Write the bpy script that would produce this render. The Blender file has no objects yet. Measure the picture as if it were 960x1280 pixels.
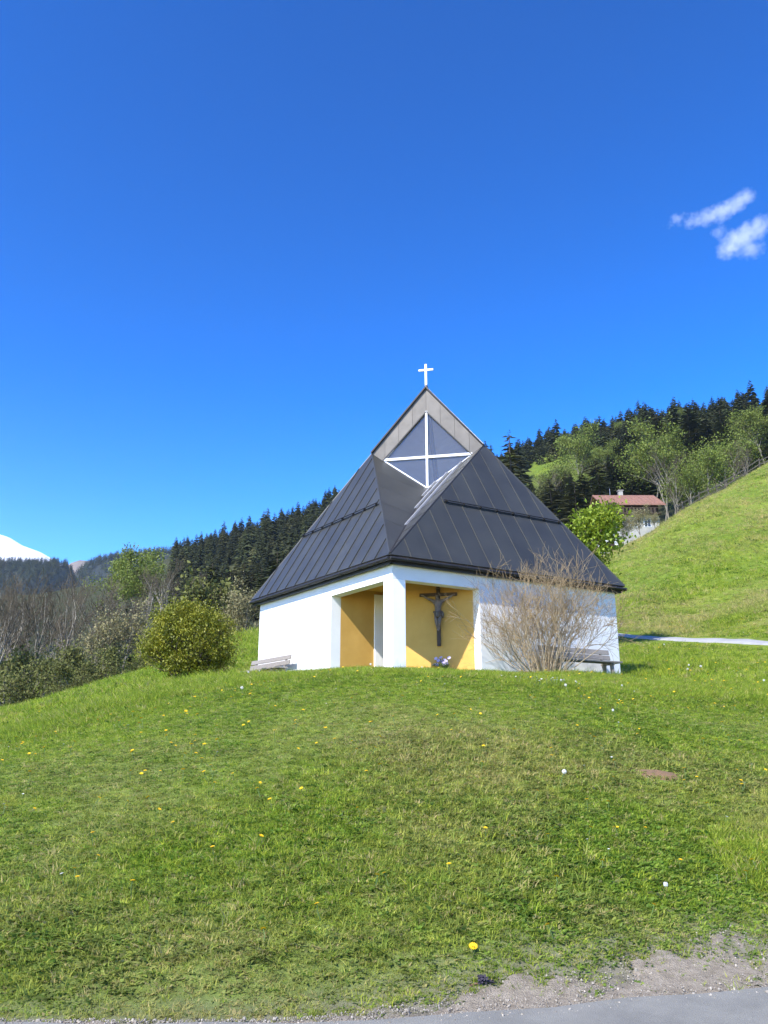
import bpy, math, random
import numpy as np
from mathutils import Vector, Matrix
random.seed(7)
R = math.radians
scn = bpy.context.scene
# ------------------------------------------------------------------ camera
F, PITCH = 1010.0, 0.2671
cam_d = bpy.data.cameras.new("camera"); cam = bpy.data.objects.new("camera", cam_d)
scn.collection.objects.link(cam)
cam_d.sensor_fit = 'VERTICAL'; cam_d.sensor_height = 36; cam_d.sensor_width = 27
cam_d.lens = F / 1280 * 36
cam_d.clip_start = .1; cam_d.clip_end = 20000
cam.location = (0, 0, 0); cam.rotation_euler = (math.pi / 2 + PITCH, 0, 0)
scn.camera = cam
# ------------------------------------------------------------------ sky and sun
SUN_AZ, SUN_EL = math.atan2(-.615, -.789), R(43)
w = bpy.data.worlds.new("World"); scn.world = w; w.use_nodes = True
nt = w.node_tree; nt.nodes.clear()
sky = nt.nodes.new('ShaderNodeTexSky'); sky.sky_type = 'NISHITA'; sky.sun_disc = False
sky.sun_elevation = SUN_EL; sky.sun_rotation = SUN_AZ
sky.altitude = 1200; sky.air_density = 1.0; sky.dust_density = 0.9; sky.ozone_density = 3.0
hsv = nt.nodes.new('ShaderNodeHueSaturation'); hsv.inputs['Saturation'].default_value = 1.22; hsv.inputs['Value'].default_value = .72; hsv.inputs['Hue'].default_value = .508
gam = nt.nodes.new('ShaderNodeGamma'); gam.inputs['Gamma'].default_value = 1.45
bg = nt.nodes.new('ShaderNodeBackground'); bg.inputs['Strength'].default_value = 0.15
wo = nt.nodes.new('ShaderNodeOutputWorld')
nt.links.new(sky.outputs[0], gam.inputs['Color']); nt.links.new(gam.outputs[0], hsv.inputs['Color']); nt.links.new(hsv.outputs[0], bg.inputs['Color']); nt.links.new(bg.outputs[0], wo.inputs[0])
sun_d = bpy.data.lights.new("sun", 'SUN'); sun_d.energy = 5.0; sun_d.angle = R(.53); sun_d.color = (1, .955, .88)
sun = bpy.data.objects.new("sun", sun_d); scn.collection.objects.link(sun)
sun_vec = Vector((-.615 * math.cos(SUN_EL), -.789 * math.cos(SUN_EL), math.sin(SUN_EL)))
sun.rotation_euler = sun_vec.to_track_quat('Z', 'Y').to_euler(); sun.location = (-20, -20, 30)
vs = scn.view_settings
vs.view_transform = 'Standard'; vs.look = 'None'; vs.gamma = 1; vs.use_curve_mapping = False; vs.exposure = 0.82
scn.cycles.use_denoising = True
scn.cycles.max_bounces = 8; scn.cycles.transparent_max_bounces = 12; scn.cycles.volume_bounces = 3
scn.cycles.use_adaptive_sampling = True; scn.cycles.adaptive_threshold = .015
# ------------------------------------------------------------------ helpers
COL = scn.collection
def tag(o, label=None, cat=None, group=None, kind=None):
    if label: o['label'] = label
    if cat: o['category'] = cat
    if group: o['group'] = group
    if kind: o['kind'] = kind
    return o
def empty(name, loc=(0, 0, 0), rz=0):
    o = bpy.data.objects.new(name, None); COL.objects.link(o); o.location = loc; o.rotation_euler = (0, 0, rz); o.empty_display_size = .3
    return o
def mesh_np(name, V, Q=None, T=None, smooth=False, matidx=None):
    V = np.asarray(V, np.float32).reshape(-1, 3)
    Q = np.zeros((0, 4), np.int32) if Q is None or len(Q) == 0 else np.asarray(Q, np.int32).reshape(-1, 4)
    T = np.zeros((0, 3), np.int32) if T is None or len(T) == 0 else np.asarray(T, np.int32).reshape(-1, 3)
    me = bpy.data.meshes.new(name)
    me.vertices.add(len(V)); me.vertices.foreach_set('co', V.ravel())
    nl = Q.size + T.size; me.loops.add(nl); me.loops.foreach_set('vertex_index', np.concatenate([Q.ravel(), T.ravel()]))
    me.polygons.add(len(Q) + len(T))
    ls = np.concatenate([np.arange(len(Q)) * 4, Q.size + np.arange(len(T)) * 3]).astype(np.int32)
    me.polygons.foreach_set('loop_start', ls)
    if matidx is not None: me.polygons.foreach_set('material_index', np.asarray(matidx, np.int32))
    if smooth: me.polygons.foreach_set('use_smooth', np.ones(len(ls), bool))
    me.update(calc_edges=True); me.validate()
    return me
def link(name, me, mats, parent=None, loc=None, rz=0):
    o = bpy.data.objects.new(name, me); COL.objects.link(o)
    for m in (mats if isinstance(mats, (list, tuple)) else [mats]): me.materials.append(m)
    if parent: o.parent = parent
    if loc is not None: o.location = loc
    if rz: o.rotation_euler = (0, 0, rz)
    return o
class MB:
    """collects solids, builds one mesh object"""
    def __init__(s): s.v = []; s.f = []
    def add(s, V, Fc):
        n = len(s.v); s.v += [tuple(x) for x in V]; s.f += [tuple(i + n for i in f) for f in Fc]; return s
    def prism(s, poly, d):
        """polygon (3d points) extruded by vector d"""
        n = len(poly); A = [Vector(p) for p in poly]; B = [p + Vector(d) for p in A]
        nrm = Vector((0, 0, 0))
        for i in range(n): nrm += A[i].cross(A[(i + 1) % n])
        fl = nrm.dot(Vector(d)) > 0
        Fc = [tuple(range(n))[::-1] if fl else tuple(range(n)), tuple(range(n, 2 * n)) if fl else tuple(range(n, 2 * n))[::-1]]
        for i in range(n):
            j = (i + 1) % n
            Fc.append((i, j, n + j, n + i) if fl else (j, i, n + i, n + j))
        return s.add(A + B, Fc)
    def box(s, a, b):
        x0, y0, z0 = a; x1, y1, z1 = b
        return s.prism([(x0, y0, z0), (x1, y0, z0), (x1, y1, z0), (x0, y1, z0)], (0, 0, z1 - z0))
    def bar(s, a, b, w, h, up=(0, 0, 1)):
        a, b = Vector(a), Vector(b); d = (b - a).normalized(); u = Vector(up); x = d.cross(u)
        if x.length < 1e-4: x = d.cross(Vector((1, 0, 0)))
        x.normalize(); u = x.cross(d)
        return s.prism([a - x * w / 2 - u * h / 2, a + x * w / 2 - u * h / 2, a + x * w / 2 + u * h / 2, a - x * w / 2 + u * h / 2], b - a)
    def tube(s, pts, rad, n=6, cap=True):
        pts = [Vector(p) for p in pts]; rad = rad if isinstance(rad, (list, tuple)) else [rad] * len(pts)
        V = []; Fc = []; ref = None
        for i, p in enumerate(pts):
            d = (pts[min(i + 1, len(pts) - 1)] - pts[max(i - 1, 0)]).normalized()
            if ref is None: ref = d.orthogonal().normalized()
            x = (ref - d * ref.dot(d)).normalized(); ref = x; y = d.cross(x)
            for k in range(n):
                t = 2 * math.pi * k / n; V.append(p + (x * math.cos(t) + y * math.sin(t)) * rad[i])
        for i in range(len(pts) - 1):
            for k in range(n):
                Fc.append((i * n + k, i * n + (k + 1) % n, (i + 1) * n + (k + 1) % n, (i + 1) * n + k))
        if cap: Fc += [tuple(range(n))[::-1], tuple(range((len(pts) - 1) * n, len(pts) * n))]
        return s.add(V, Fc)
    def lathe(s, prof, c=(0, 0, 0), n=14):
        V = []; Fc = []
        for r, z in prof:
            for k in range(n): t = 2 * math.pi * k / n; V.append((c[0] + r * math.cos(t), c[1] + r * math.sin(t), c[2] + z))
        for i in range(len(prof) - 1):
            for k in range(n): Fc.append((i * n + k, i * n + (k + 1) % n, (i + 1) * n + (k + 1) % n, (i + 1) * n + k))
        Fc += [tuple(range(n))[::-1], tuple(range((len(prof) - 1) * n, len(prof) * n))]
        return s.add(V, Fc)
    def mesh(s, name, smooth=False):
        me = bpy.data.meshes.new(name); me.from_pydata(s.v, [], s.f); me.update()
        if smooth:
            for p in me.polygons: p.use_smooth = True
        return me
    def build(s, name, mat, parent=None, bevel=0, smooth=False):
        o = link(name, s.mesh(name, smooth), mat, parent)
        if bevel:
            b = o.modifiers.new('bevel', 'BEVEL'); b.width = bevel; b.segments = 2; b.limit_method = 'ANGLE'
        return o
def copy_tree(o, parent=None):
    c = o.copy(); COL.objects.link(c); c.parent = parent
    for ch in list(o.children):
        copy_tree(ch, c)
    return c
# ------------------------------------------------------------------ materials
MATS = {}
def mat(name, c1, c2=None, scale=4., rough=.8, bump=0., bscale=None, metal=0., spec=.4, detail=5., coords='Object', c3=None, trans=0., noise_stretch=None, var=.12):
    m = bpy.data.materials.new(name); m.use_nodes = True; MATS[name] = m
    n = m.node_tree; b = n.nodes['Principled BSDF']; out = n.nodes['Material Output']
    b.inputs['Roughness'].default_value = rough; b.inputs['Metallic'].default_value = metal; b.inputs['Specular IOR Level'].default_value = spec
    b.inputs['Base Color'].default_value = (*c1, 1)
    if c2 or bump:
        if coords == 'World':
            src = n.nodes.new('ShaderNodeNewGeometry').outputs['Position']
        else:
            src = n.nodes.new('ShaderNodeTexCoord').outputs[coords]
        if noise_stretch:
            mp = n.nodes.new('ShaderNodeMapping'); mp.inputs['Scale'].default_value = noise_stretch; n.links.new(src, mp.inputs[0]); src = mp.outputs[0]
    if c2:
        no = n.nodes.new('ShaderNodeTexNoise'); no.inputs['Scale'].default_value = scale; no.inputs['Detail'].default_value = detail; no.inputs['Roughness'].default_value = .62
        n.links.new(src, no.inputs['Vector'])
        cr = n.nodes.new('ShaderNodeValToRGB'); e = cr.color_ramp.elements
        e[0].position = .33; e[0].color = (*c1, 1); e[1].position = .67; e[1].color = (*c2, 1)
        if c3: x = e.new(.8); x.color = (*c3, 1)
        n.links.new(no.outputs[0], cr.inputs[0])
        oi = n.nodes.new('ShaderNodeObjectInfo'); mr = n.nodes.new('ShaderNodeMapRange')
        mr.inputs[3].default_value = 1 - var; mr.inputs[4].default_value = 1 + var; n.links.new(oi.outputs['Random'], mr.inputs[0])
        mx = n.nodes.new('ShaderNodeVectorMath'); mx.operation = 'SCALE'; n.links.new(cr.outputs[0], mx.inputs[0]); n.links.new(mr.outputs[0], mx.inputs['Scale'])
        n.links.new(mx.outputs[0], b.inputs['Base Color'])
        colsock = mx.outputs[0]
    if bump:
        nb = n.nodes.new('ShaderNodeTexNoise'); nb.inputs['Scale'].default_value = bscale or scale * 6; nb.inputs['Detail'].default_value = 6
        n.links.new(src, nb.inputs['Vector'])
        bp = n.nodes.new('ShaderNodeBump'); bp.inputs['Strength'].default_value = bump; bp.inputs['Distance'].default_value = .02
        n.links.new(nb.outputs[0], bp.inputs['Height']); n.links.new(bp.outputs[0], b.inputs['Normal'])
    if trans:
        tr = n.nodes.new('ShaderNodeBsdfTranslucent'); ms = n.nodes.new('ShaderNodeMixShader'); ms.inputs[0].default_value = trans
        if c2: n.links.new(colsock, tr.inputs[0])
        else: tr.inputs[0].default_value = (*c1, 1)
        n.links.new(b.outputs[0], ms.inputs[1]); n.links.new(tr.outputs[0], ms.inputs[2]); n.links.new(ms.outputs[0], out.inputs[0])
    return m
plaster = mat('white_plaster', (.84, .84, .83), (.77, .77, .76), 1.3, .92, .12, 60, spec=.2)
def splash_dirt(m, z0, z1):
    n = m.node_tree; b = n.nodes['Principled BSDF']; src = b.inputs['Base Color'].links[0].from_socket; L = n.links.new
    tc = n.nodes.new('ShaderNodeTexCoord'); sp = n.nodes.new('ShaderNodeSeparateXYZ'); L(tc.outputs['Object'], sp.inputs[0])
    no = n.nodes.new('ShaderNodeTexNoise'); no.inputs['Scale'].default_value = 5; no.inputs['Detail'].default_value = 6; L(tc.outputs['Object'], no.inputs['Vector'])
    a = n.nodes.new('ShaderNodeMath'); a.operation = 'MULTIPLY_ADD'; L(no.outputs[0], a.inputs[0]); a.inputs[1].default_value = -.7; L(sp.outputs[2], a.inputs[2])
    mr = n.nodes.new('ShaderNodeMapRange'); mr.inputs[1].default_value = z0; mr.inputs[2].default_value = z1; mr.inputs[3].default_value = .6; mr.inputs[4].default_value = 0; L(a.outputs[0], mr.inputs[0])
    mx = n.nodes.new('ShaderNodeMix'); mx.data_type = 'RGBA'; L(mr.outputs[0], mx.inputs[0]); L(src, mx.inputs[6]); mx.inputs[7].default_value = (.42, .38, .29, 1); L(mx.outputs[2], b.inputs['Base Color'])
splash_dirt(plaster, -.45, -.05)
yellow = mat('yellow_plaster', (.62, .375, .10), (.55, .325, .08), 1.6, .92, .12, 60, spec=.2)
metal_roof = mat('roof_metal', (.046, .046, .038), (.032, .032, .027), 1.2, .42, .12, 4, spec=.65, metal=.0)
band_metal = mat('band_metal', (.128, .116, .100), (.09, .082, .071), 2.0, .5, .05, 10, spec=.5, metal=.3)
flash_metal = mat('flashing_metal', (.52, .52, .52), (.42, .42, .43), 3, .35, 0, spec=.5, metal=.5)
dark_metal = mat('dark_metal', (.03, .028, .027), (.022, .02, .02), 3, .5, 0, metal=.2)
white_paint = mat('white_paint', (.80, .80, .80), (.74, .74, .75), 6, .4)
cross_metal = mat('cross_metal', (.83, .83, .80), (.78, .78, .76), 6, .35, metal=.1)
wood_lining = mat('wood_lining', (.55, .47, .38), (.45, .37, .28), 2, .6, .1, 20, noise_stretch=(1, 1, 8))
wood_door = mat('wood_door', (.16, .085, .04), (.11, .055, .025), 3, .55, .1)
wood_grey = mat('weathered_wood', (.30, .275, .245), (.19, .17, .15), 6, .85, .3, 40, noise_stretch=(8, 1, 8))
wood_dark = mat('crucifix_wood', (.075, .048, .032), (.045, .03, .02), 10, .7, .2)
carved = mat('carved_figure', (.17, .135, .115), (.10, .075, .06), 18, .6, .1)
cloth_carved = mat('carved_cloth', (.12, .10, .085), (.08, .06, .05), 18, .6, .1)
concrete = mat('concrete', (.36, .35, .33), (.28, .27, .25), 3, .9, .2)
asphalt = mat('asphalt', (.27, .262, .225), (.20, .195, .17), 3, .85, .5, 140, coords='World')
path_mat = mat('path_asphalt', (.33, .33, .32), (.26, .26, .25), 1.5, .9, .2, coords='World')
bark_grey = mat('bark_grey', (.25, .225, .18), (.13, .115, .085), 8, .95, .3)
twig_brown = mat('twig_brown', (.105, .085, .055), (.065, .054, .034), .5, .95)
bark_dark = mat('bark_dark', (.08, .06, .045), (.05, .038, .03), 8, .95, .3)
twig_red = mat('twig_red', (.30, .225, .12), (.21, .15, .08), 5, .85)
twig_buff = mat('twig_buff', (.34, .28, .185), (.24, .19, .125), 5, .85)
needle = mat('spruce_needles', (.030, .042, .014), (.055, .062, .021), .55, .85, spec=.2, trans=.15, var=.45)
needle2 = mat('pine_needles', (.050, .058, .018), (.085, .082, .028), .55, .85, spec=.2, trans=.15, var=.4)
leaf_bush = mat('bush_leaves', (.12, .145, .012), (.28, .27, .02), 2.2, .55, spec=.4, trans=.2)
leaf_bright = mat('bright_leaves', (.20, .29, .02), (.32, .40, .035), 1.2, .55, spec=.4, trans=.3)
leaf_young = mat('young_leaves', (.12, .17, .028), (.21, .25, .05), .7, .7, spec=.3, trans=.3)
leaf_olive = mat('budding_leaves', (.10, .115, .034), (.165, .17, .05), .7, .8, spec=.2, trans=.25)
blossom = mat('blossom', (.35, .31, .17), (.22, .21, .09), 1.0, .8, spec=.2, trans=.3)
roof_tile = mat('red_roof', (.26, .13, .09), (.17, .088, .062), 2.5, .8, .3, 12)
house_white = mat('house_render', (.38, .37, .34), (.27, .26, .24), .8, .9)
house_wood = mat('house_wood', (.055, .035, .022), (.035, .022, .015), 3, .8)
glass_dark = mat('window_glass', (.03, .035, .04), None, rough=.1, spec=.7)
car_paint = mat('car_paint', (.05, .085, .13), (.045, .075, .12), 3, .25, spec=.6)
rubber = mat('rubber', (.02, .02, .02), None, rough=.9)
snow_mat = mat('snow', (.88, .89, .92), (.80, .82, .86), .004, .9, .3, .02, coords='World')
def glass_pane():
    m = bpy.data.materials.new('clear_glass'); m.use_nodes = True; n = m.node_tree; n.nodes.clear()
    o = n.nodes.new('ShaderNodeOutputMaterial'); t = n.nodes.new('ShaderNodeBsdfTransparent'); t.inputs[0].default_value = (.86, .88, .92, 1)
    g = n.nodes.new('ShaderNodeBsdfGlossy'); g.inputs['Roughness'].default_value = .03; g.inputs['Color'].default_value = (.95, .97, 1, 1)
    fr = n.nodes.new('ShaderNodeFresnel'); fr.inputs[0].default_value = 1.5
    ad = n.nodes.new('ShaderNodeMath'); ad.operation = 'ADD'; ad.inputs[1].default_value = .0; n.links.new(fr.outputs[0], ad.inputs[0])
    df = n.nodes.new('ShaderNodeBsdfDiffuse'); df.inputs[0].default_value = (.55, .52, .44, 1); m0 = n.nodes.new('ShaderNodeMixShader'); m0.inputs[0].default_value = .09; n.links.new(t.outputs[0], m0.inputs[1]); n.links.new(df.outputs[0], m0.inputs[2])
    mx = n.nodes.new('ShaderNodeMixShader'); n.links.new(ad.outputs[0], mx.inputs[0]); n.links.new(m0.outputs[0], mx.inputs[1]); n.links.new(g.outputs[0], mx.inputs[2]); n.links.new(mx.outputs[0], o.inputs[0])
    return m
clear_glass = glass_pane()
# ------------------------------------------------------------------ world positions
def ray(px, py):
    dx = (px - 480) / F; dy = (640 - py) / F
    return np.array([dx, math.cos(PITCH) - dy * math.sin(PITCH), math.sin(PITCH) + dy * math.cos(PITCH)])
def at(px, py, Y):
    d = ray(px, py); return d * Y / d[1]
def screen(P):
    P = np.asarray(P, float); d = P[..., 1] * math.cos(PITCH) + P[..., 2] * math.sin(PITCH); u = -P[..., 1] * math.sin(PITCH) + P[..., 2] * math.cos(PITCH)
    d = np.maximum(d, .01)
    return 480 + F * P[..., 0] / d, 640 - F * u / d
# chapel frame: p runs from the near corner along one wall, q along the other
CA = 1.0032; S_ = 8.4731
PD = Vector((-math.cos(CA), math.sin(CA), 0)); QD = Vector((math.sin(CA), math.cos(CA), 0)); CC = Vector((.2209, 21, 0))
def W(p, q, z): return CC + PD * p + QD * q + Vector((0, 0, z))
# ------------------------------------------------------------------ terrain
CP = [  # control points of the ground in metres
 (0, 5.1, -1.60), (-3, 5.1, -1.60), (3, 6.0, -1.60), (-8, 5.3, -1.62), (8, 8, -1.55), (0, 7, -1.08), (0, 10, -.22), (0, 13, .48), (0, 16, 1.0), (0, 19, 1.31), (.2, 21, 1.42), (2, 20.5, 1.38), (-1.5, 20.5, 1.38),
 (0, 1, -1.62), (0, -6, -1.62), (-10, 0, -1.7), (10, 0, -1.5), (-25, 0, -3), (25, 3, -.4), (0, -40, -3), (-40, -40, -6), (40, -40, 0),
 (-4.34, 28.14, 1.62), (7.36, 25.56, 1.55), (2.8, 32.7, 2.3), (4.3, 21.5, 1.46), (-5.7, 24, 1.45), (-3, 23.5, 1.55), (6.2, 22.5, 1.55),
 (12, 12, -.1), (-16, 13, -2.0), (-14, 22, -1.6), (-22, 24, -2.0)]
for px, py, Y in [(960, 1150, 7.2), (960, 1000, 10), (960, 900, 15), (960, 850, 22), (0, 1000, 9), (0, 940, 14), (100, 903, 16), (200, 870, 17.5), (300, 850, 19.5), (790, 840, 27), (960, 838, 26),
                  (0, 890, 38), (100, 862, 40), (180, 840, 42), (250, 818, 45), (320, 795, 48), (60, 905, 30),
                  (800, 798, 44), (960, 806, 36), (880, 770, 52), (960, 757, 48), (960, 690, 65), (960, 620, 82), (960, 577, 95), (860, 634, 88), (780, 692, 80), (780, 740, 62),
                  (1100, 600, 80), (1100, 780, 38), (1100, 500, 120), (-100, 950, 20), (-120, 900, 40),
                  (960, 575, 180), (960, 542, 330), (800, 546, 330), (700, 560, 330), (620, 590, 330), (530, 615, 340), (430, 631, 360), (300, 680, 400), (200, 706, 420), (60, 755, 450), (-150, 760, 450), (1150, 535, 330),
                  (250, 785, 120), (100, 822, 110), (0, 845, 100), (400, 765, 125), (560, 745, 130), (680, 690, 150), (780, 640, 170), (880, 600, 170), (350, 730, 230), (150, 780, 230), (520, 690, 230), (700, 630, 230)]:
    CP.append(tuple(at(px, py, Y)))
CP += [(-28, 62, -1.5), (-14, 62, 2.6), (-6, 64, 5.0), (-40, 60, -4), (4, 62, 6.5), (14, 62, 9.5), (34, 112, 24), (24, 110, 20.5), (55, 125, 34), (20, 95, 19), (2, 90, 12),
       (300, 700, 130), (0, 700, 95), (-300, 700, 70), (500, 350, 190), (-400, 350, 60), (-250, 150, 5), (250, 120, 90), (120, 60, 33), (-120, 60, -12)]
CP = np.array(CP)
def _U(r2): return np.where(r2 > 1e-9, r2 * np.log(np.maximum(r2, 1e-9)), 0.)
# spread the control points evenly with a radial log warp so near and far relief both stay smooth
def warp(x, y):
    yy = y - 10; r = np.sqrt(x * x + yy * yy) + 1e-6; k = np.arcsinh(r / 12.) * 12. / r
    return x * k, yy * k
wx, wy = warp(CP[:, 0], CP[:, 1]); n_ = len(CP)
K = _U((wx[:, None] - wx) ** 2 + (wy[:, None] - wy) ** 2) + np.eye(n_) * 2.0
Pm = np.stack([np.ones(n_), wx, wy], 1)
Am = np.block([[K, Pm], [Pm.T, np.zeros((3, 3))]])
sol = np.linalg.solve(Am, np.concatenate([CP[:, 2], np.zeros(3)]))
def road_edge(x):
    x = np.asarray(x, float); return 5.14 + .135 * (x + np.sqrt(x * x + .3)) + .004 * np.minimum(x, 0) ** 2
# path on the slope, as a polyline in metres
path_pts = [np.array(at(*t)) for t in [(1250, 818, 31), (1080, 812, 33.5), (960, 806, 36), (880, 801, 40), (800, 797.5, 44.5), (770, 796, 47)]]
path_pts = [(p[0], p[1]) for p in path_pts] + [(9.5, 51), (4, 55)]
dense = []
for (a, b) in zip(path_pts[:-1], path_pts[1:]):
    for t in np.linspace(0, 1, 10, endpoint=False): dense.append((a[0] + (b[0] - a[0]) * t, a[1] + (b[1] - a[1]) * t))
dense = np.array(dense); PATHZ = None
def path_near(x, y):
    d2 = (x[:, None] - dense[:, 0]) ** 2 + (y[:, None] - dense[:, 1]) ** 2; k = d2.argmin(1); return np.sqrt(d2[np.arange(len(x)), k]), k
_rng = np.random.default_rng(3)
_ph = _rng.uniform(0, 6.28, (8,)); _dr = _rng.uniform(0, 6.28, (8,)); _fq = np.array([.35, .5, .8, 1.1, 1.6, 2.2, 3.1, 4.3])
def bumps(x, y):
    z = 0
    for i in range(8): z = z + np.sin((x * np.cos(_dr[i]) + y * np.sin(_dr[i])) * _fq[i] + _ph[i]) * .018 / _fq[i] ** .7
    return z
def gz(x, y):
    x = np.asarray(x, float); y = np.asarray(y, float); sh = x.shape; x = x.ravel(); y = y.ravel(); out = np.empty(len(x))
    for i in range(0, len(x), 20000):
        a, b = warp(x[i:i + 20000], y[i:i + 20000])
        out[i:i + 20000] = _U((a[:, None] - wx) ** 2 + (b[:, None] - wy) ** 2) @ sol[:n_] + sol[n_] + sol[n_ + 1] * a + sol[n_ + 2] * b
    e = road_edge(x); d = y - e
    flat = np.clip(1 - (d + .1) / 1.1, 0, 1) * (y > -12); flat = flat * flat * (3 - 2 * flat)
    wob = bumps(x, y) * np.clip(d / 2, 0, 1) * (1 + np.clip((np.hypot(x, y) - 60) / 40, 0, 12))
    out = out * (1 - flat) + (-1.60) * flat + wob
    return out.reshape(sh)
def g1(x, y): return float(gz(np.array([x]), np.array([y]))[0])
PATHZ = gz(dense[:, 0], dense[:, 1])
def spaced(lo, hi, c, fine, n):
    ul, uh = np.arcsinh((lo - c) / fine), np.arcsinh((hi - c) / fine)
    return c + fine * np.sinh(np.linspace(ul, uh, n))
xs = spaced(-520, 620, 0, 9, 330); ys = spaced(-45, 760, 13, 10, 380)
GX, GY = np.meshgrid(xs, ys); GZ = gz(GX, GY)
nx, ny = len(xs), len(ys)
idx = np.arange(nx * ny).reshape(ny, nx)
quads = np.stack([idx[:-1, :-1], idx[:-1, 1:], idx[1:, 1:], idx[1:, :-1]], -1).reshape(-1, 4)
me = mesh_np('meadow', np.stack([GX, GY, GZ], -1), quads, smooth=True)
# forest-floor share as a vertex attribute
SX, SY = screen(np.stack([GX, GY, GZ], -1))
dist = np.hypot(GX, GY)
forest = np.clip((dist - 118) / 20, 0, 1)
leftwood = np.clip((GY - (44 + .16 * (GX + 20))) / 3, 0, 1) * np.clip((4 - GX) / 6, 0, 1)
forest = np.maximum(forest, leftwood)
clear = np.exp(-(((SX - 692) / 34) ** 2 + ((SY - 585) / 24) ** 2)) * (GY > 190)
forest = forest * (1 - np.clip(clear * 1.6, 0, 1))
at_ = me.attributes.new('forest', 'FLOAT', 'POINT'); at_.data.foreach_set('value', forest.ravel().astype(np.float32))
soil = np.clip(1.25 - (GY - road_edge(GX)) / np.clip(.35 + .42 * (GX + .6), .22, 2.6), 0, 1) * (GY < 12)
soil = np.maximum(soil, .18 * (GY < 21.5) * (GY > 4))
at_ = me.attributes.new('soil', 'FLOAT', 'POINT'); at_.data.foreach_set('value', soil.ravel().astype(np.float32))
def meadow_material():
    m = bpy.data.materials.new('meadow_ground'); m.use_nodes = True; n = m.node_tree; b = n.nodes['Principled BSDF']; L = n.links.new
    b.inputs['Roughness'].default_value = .95; b.inputs['Specular IOR Level'].default_value = .1
    pos = n.nodes.new('ShaderNodeNewGeometry').outputs['Position']
    def noise(s, d=6, r=.6):
        x = n.nodes.new('ShaderNodeTexNoise'); x.inputs['Scale'].default_value = s; x.inputs['Detail'].default_value = d; x.inputs['Roughness'].default_value = r; L(pos, x.inputs['Vector']); return x.outputs[0]
    def ramp(src, *st):
        r = n.nodes.new('ShaderNodeValToRGB'); e = r.color_ramp.elements
        for i, (p, c) in enumerate(st):
            k = e[i] if i < 2 else e.new(p); k.position = p; k.color = (*c, 1)
        L(src, r.inputs[0]); return r.outputs[0]
    def mix(f, a, c, t='MIX'):
        x = n.nodes.new('ShaderNodeMix'); x.data_type = 'RGBA'; x.blend_type = t
        if isinstance(f, float): x.inputs[0].default_value = f
        else: L(f, x.inputs[0])
        L(a, x.inputs[6]); L(c, x.inputs[7]); return x.outputs[2]
    big = ramp(noise(.11, 5), (.36, (.105, .155, .020)), (.56, (.15, .20, .028)), (.70, (.20, .20, .05)))
    fine = ramp(noise(2.2, 8, .75), (.28, (.45, .45, .45)), (.72, (1.35, 1.35, 1.3)))
    c = mix(1.0, big, fine, 'MULTIPLY')
    # dandelion bands in the hay meadow
    yel = ramp(noise(.07, 3), (.52, (0, 0, 0)), (.62, (1, 1, 1)))
    yd = ramp(noise(3.5, 4, .8), (.55, (0, 0, 0)), (.66, (1, 1, 1)))
    sx = n.nodes.new('ShaderNodeSeparateXYZ'); L(pos, sx.inputs[0])
    far = n.nodes.new('ShaderNodeMapRange'); far.inputs[1].default_value = 28; far.inputs[2].default_value = 36; L(sx.outputs[1], far.inputs[0])
    m1 = n.nodes.new('ShaderNodeMath'); m1.operation = 'MULTIPLY'; L(yel, m1.inputs[0]); L(yd, m1.inputs[1])
    m2 = n.nodes.new('ShaderNodeMath'); m2.operation = 'MULTIPLY'; L(m1.outputs[0], m2.inputs[0]); L(far.outputs[0], m2.inputs[1])
    m3 = n.nodes.new('ShaderNodeMath'); m3.operation = 'MULTIPLY'; L(m2.outputs[0], m3.inputs[0]); m3.inputs[1].default_value = .55
    yc = n.nodes.new('ShaderNodeRGB'); yc.outputs[0].default_value = (.42, .34, .02, 1)
    c = mix(m3.outputs[0], c, yc.outputs[0])
    fl = ramp(noise(.6, 6, .7), (.3, (.028, .034, .014)), (.7, (.06, .062, .03)))
    fa = n.nodes.new('ShaderNodeAttribute'); fa.attribute_name = 'forest'
    c = mix(fa.outputs['Fac'], c, fl)
    so_ = n.nodes.new('ShaderNodeAttribute'); so_.attribute_name = 'soil'
    sc2 = ramp(noise(7, 6, .7), (.3, (.12, .105, .075)), (.7, (.23, .205, .16)))
    c = mix(so_.outputs['Fac'], c, sc2)
    L(c, b.inputs['Base Color'])
    nb = noise(9, 6, .7); bp = n.nodes.new('ShaderNodeBump'); bp.inputs['Strength'].default_value = .6; bp.inputs['Distance'].default_value = .06; L(nb, bp.inputs['Height']); L(bp.outputs[0], b.inputs['Normal'])
    return m
meadow = link('meadow', me, meadow_material()); tag(meadow, kind='structure')
# road: a sheet just above the levelled strip
rx = np.linspace(-60, 60, 241); V = []
for x in rx:
    e = float(road_edge(x)); e += .03 * math.sin(x * 5.1) + .02 * math.sin(x * 13.7)
    for k, yy in enumerate(np.linspace(e, e - 6.2, 6)): V.append((x, yy, -1.565 + (-.01 if k == 0 else 0) + .008 * k))
q = []
for i in range(len(rx) - 1):
    for k in range(5): q.append((i * 6 + k, i * 6 + k + 1, (i + 1) * 6 + k + 1, (i + 1) * 6 + k))
V = np.array(V); road = link('road', mesh_np('road', V, np.array(q)), asphalt); tag(road, kind='structure')
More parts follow.
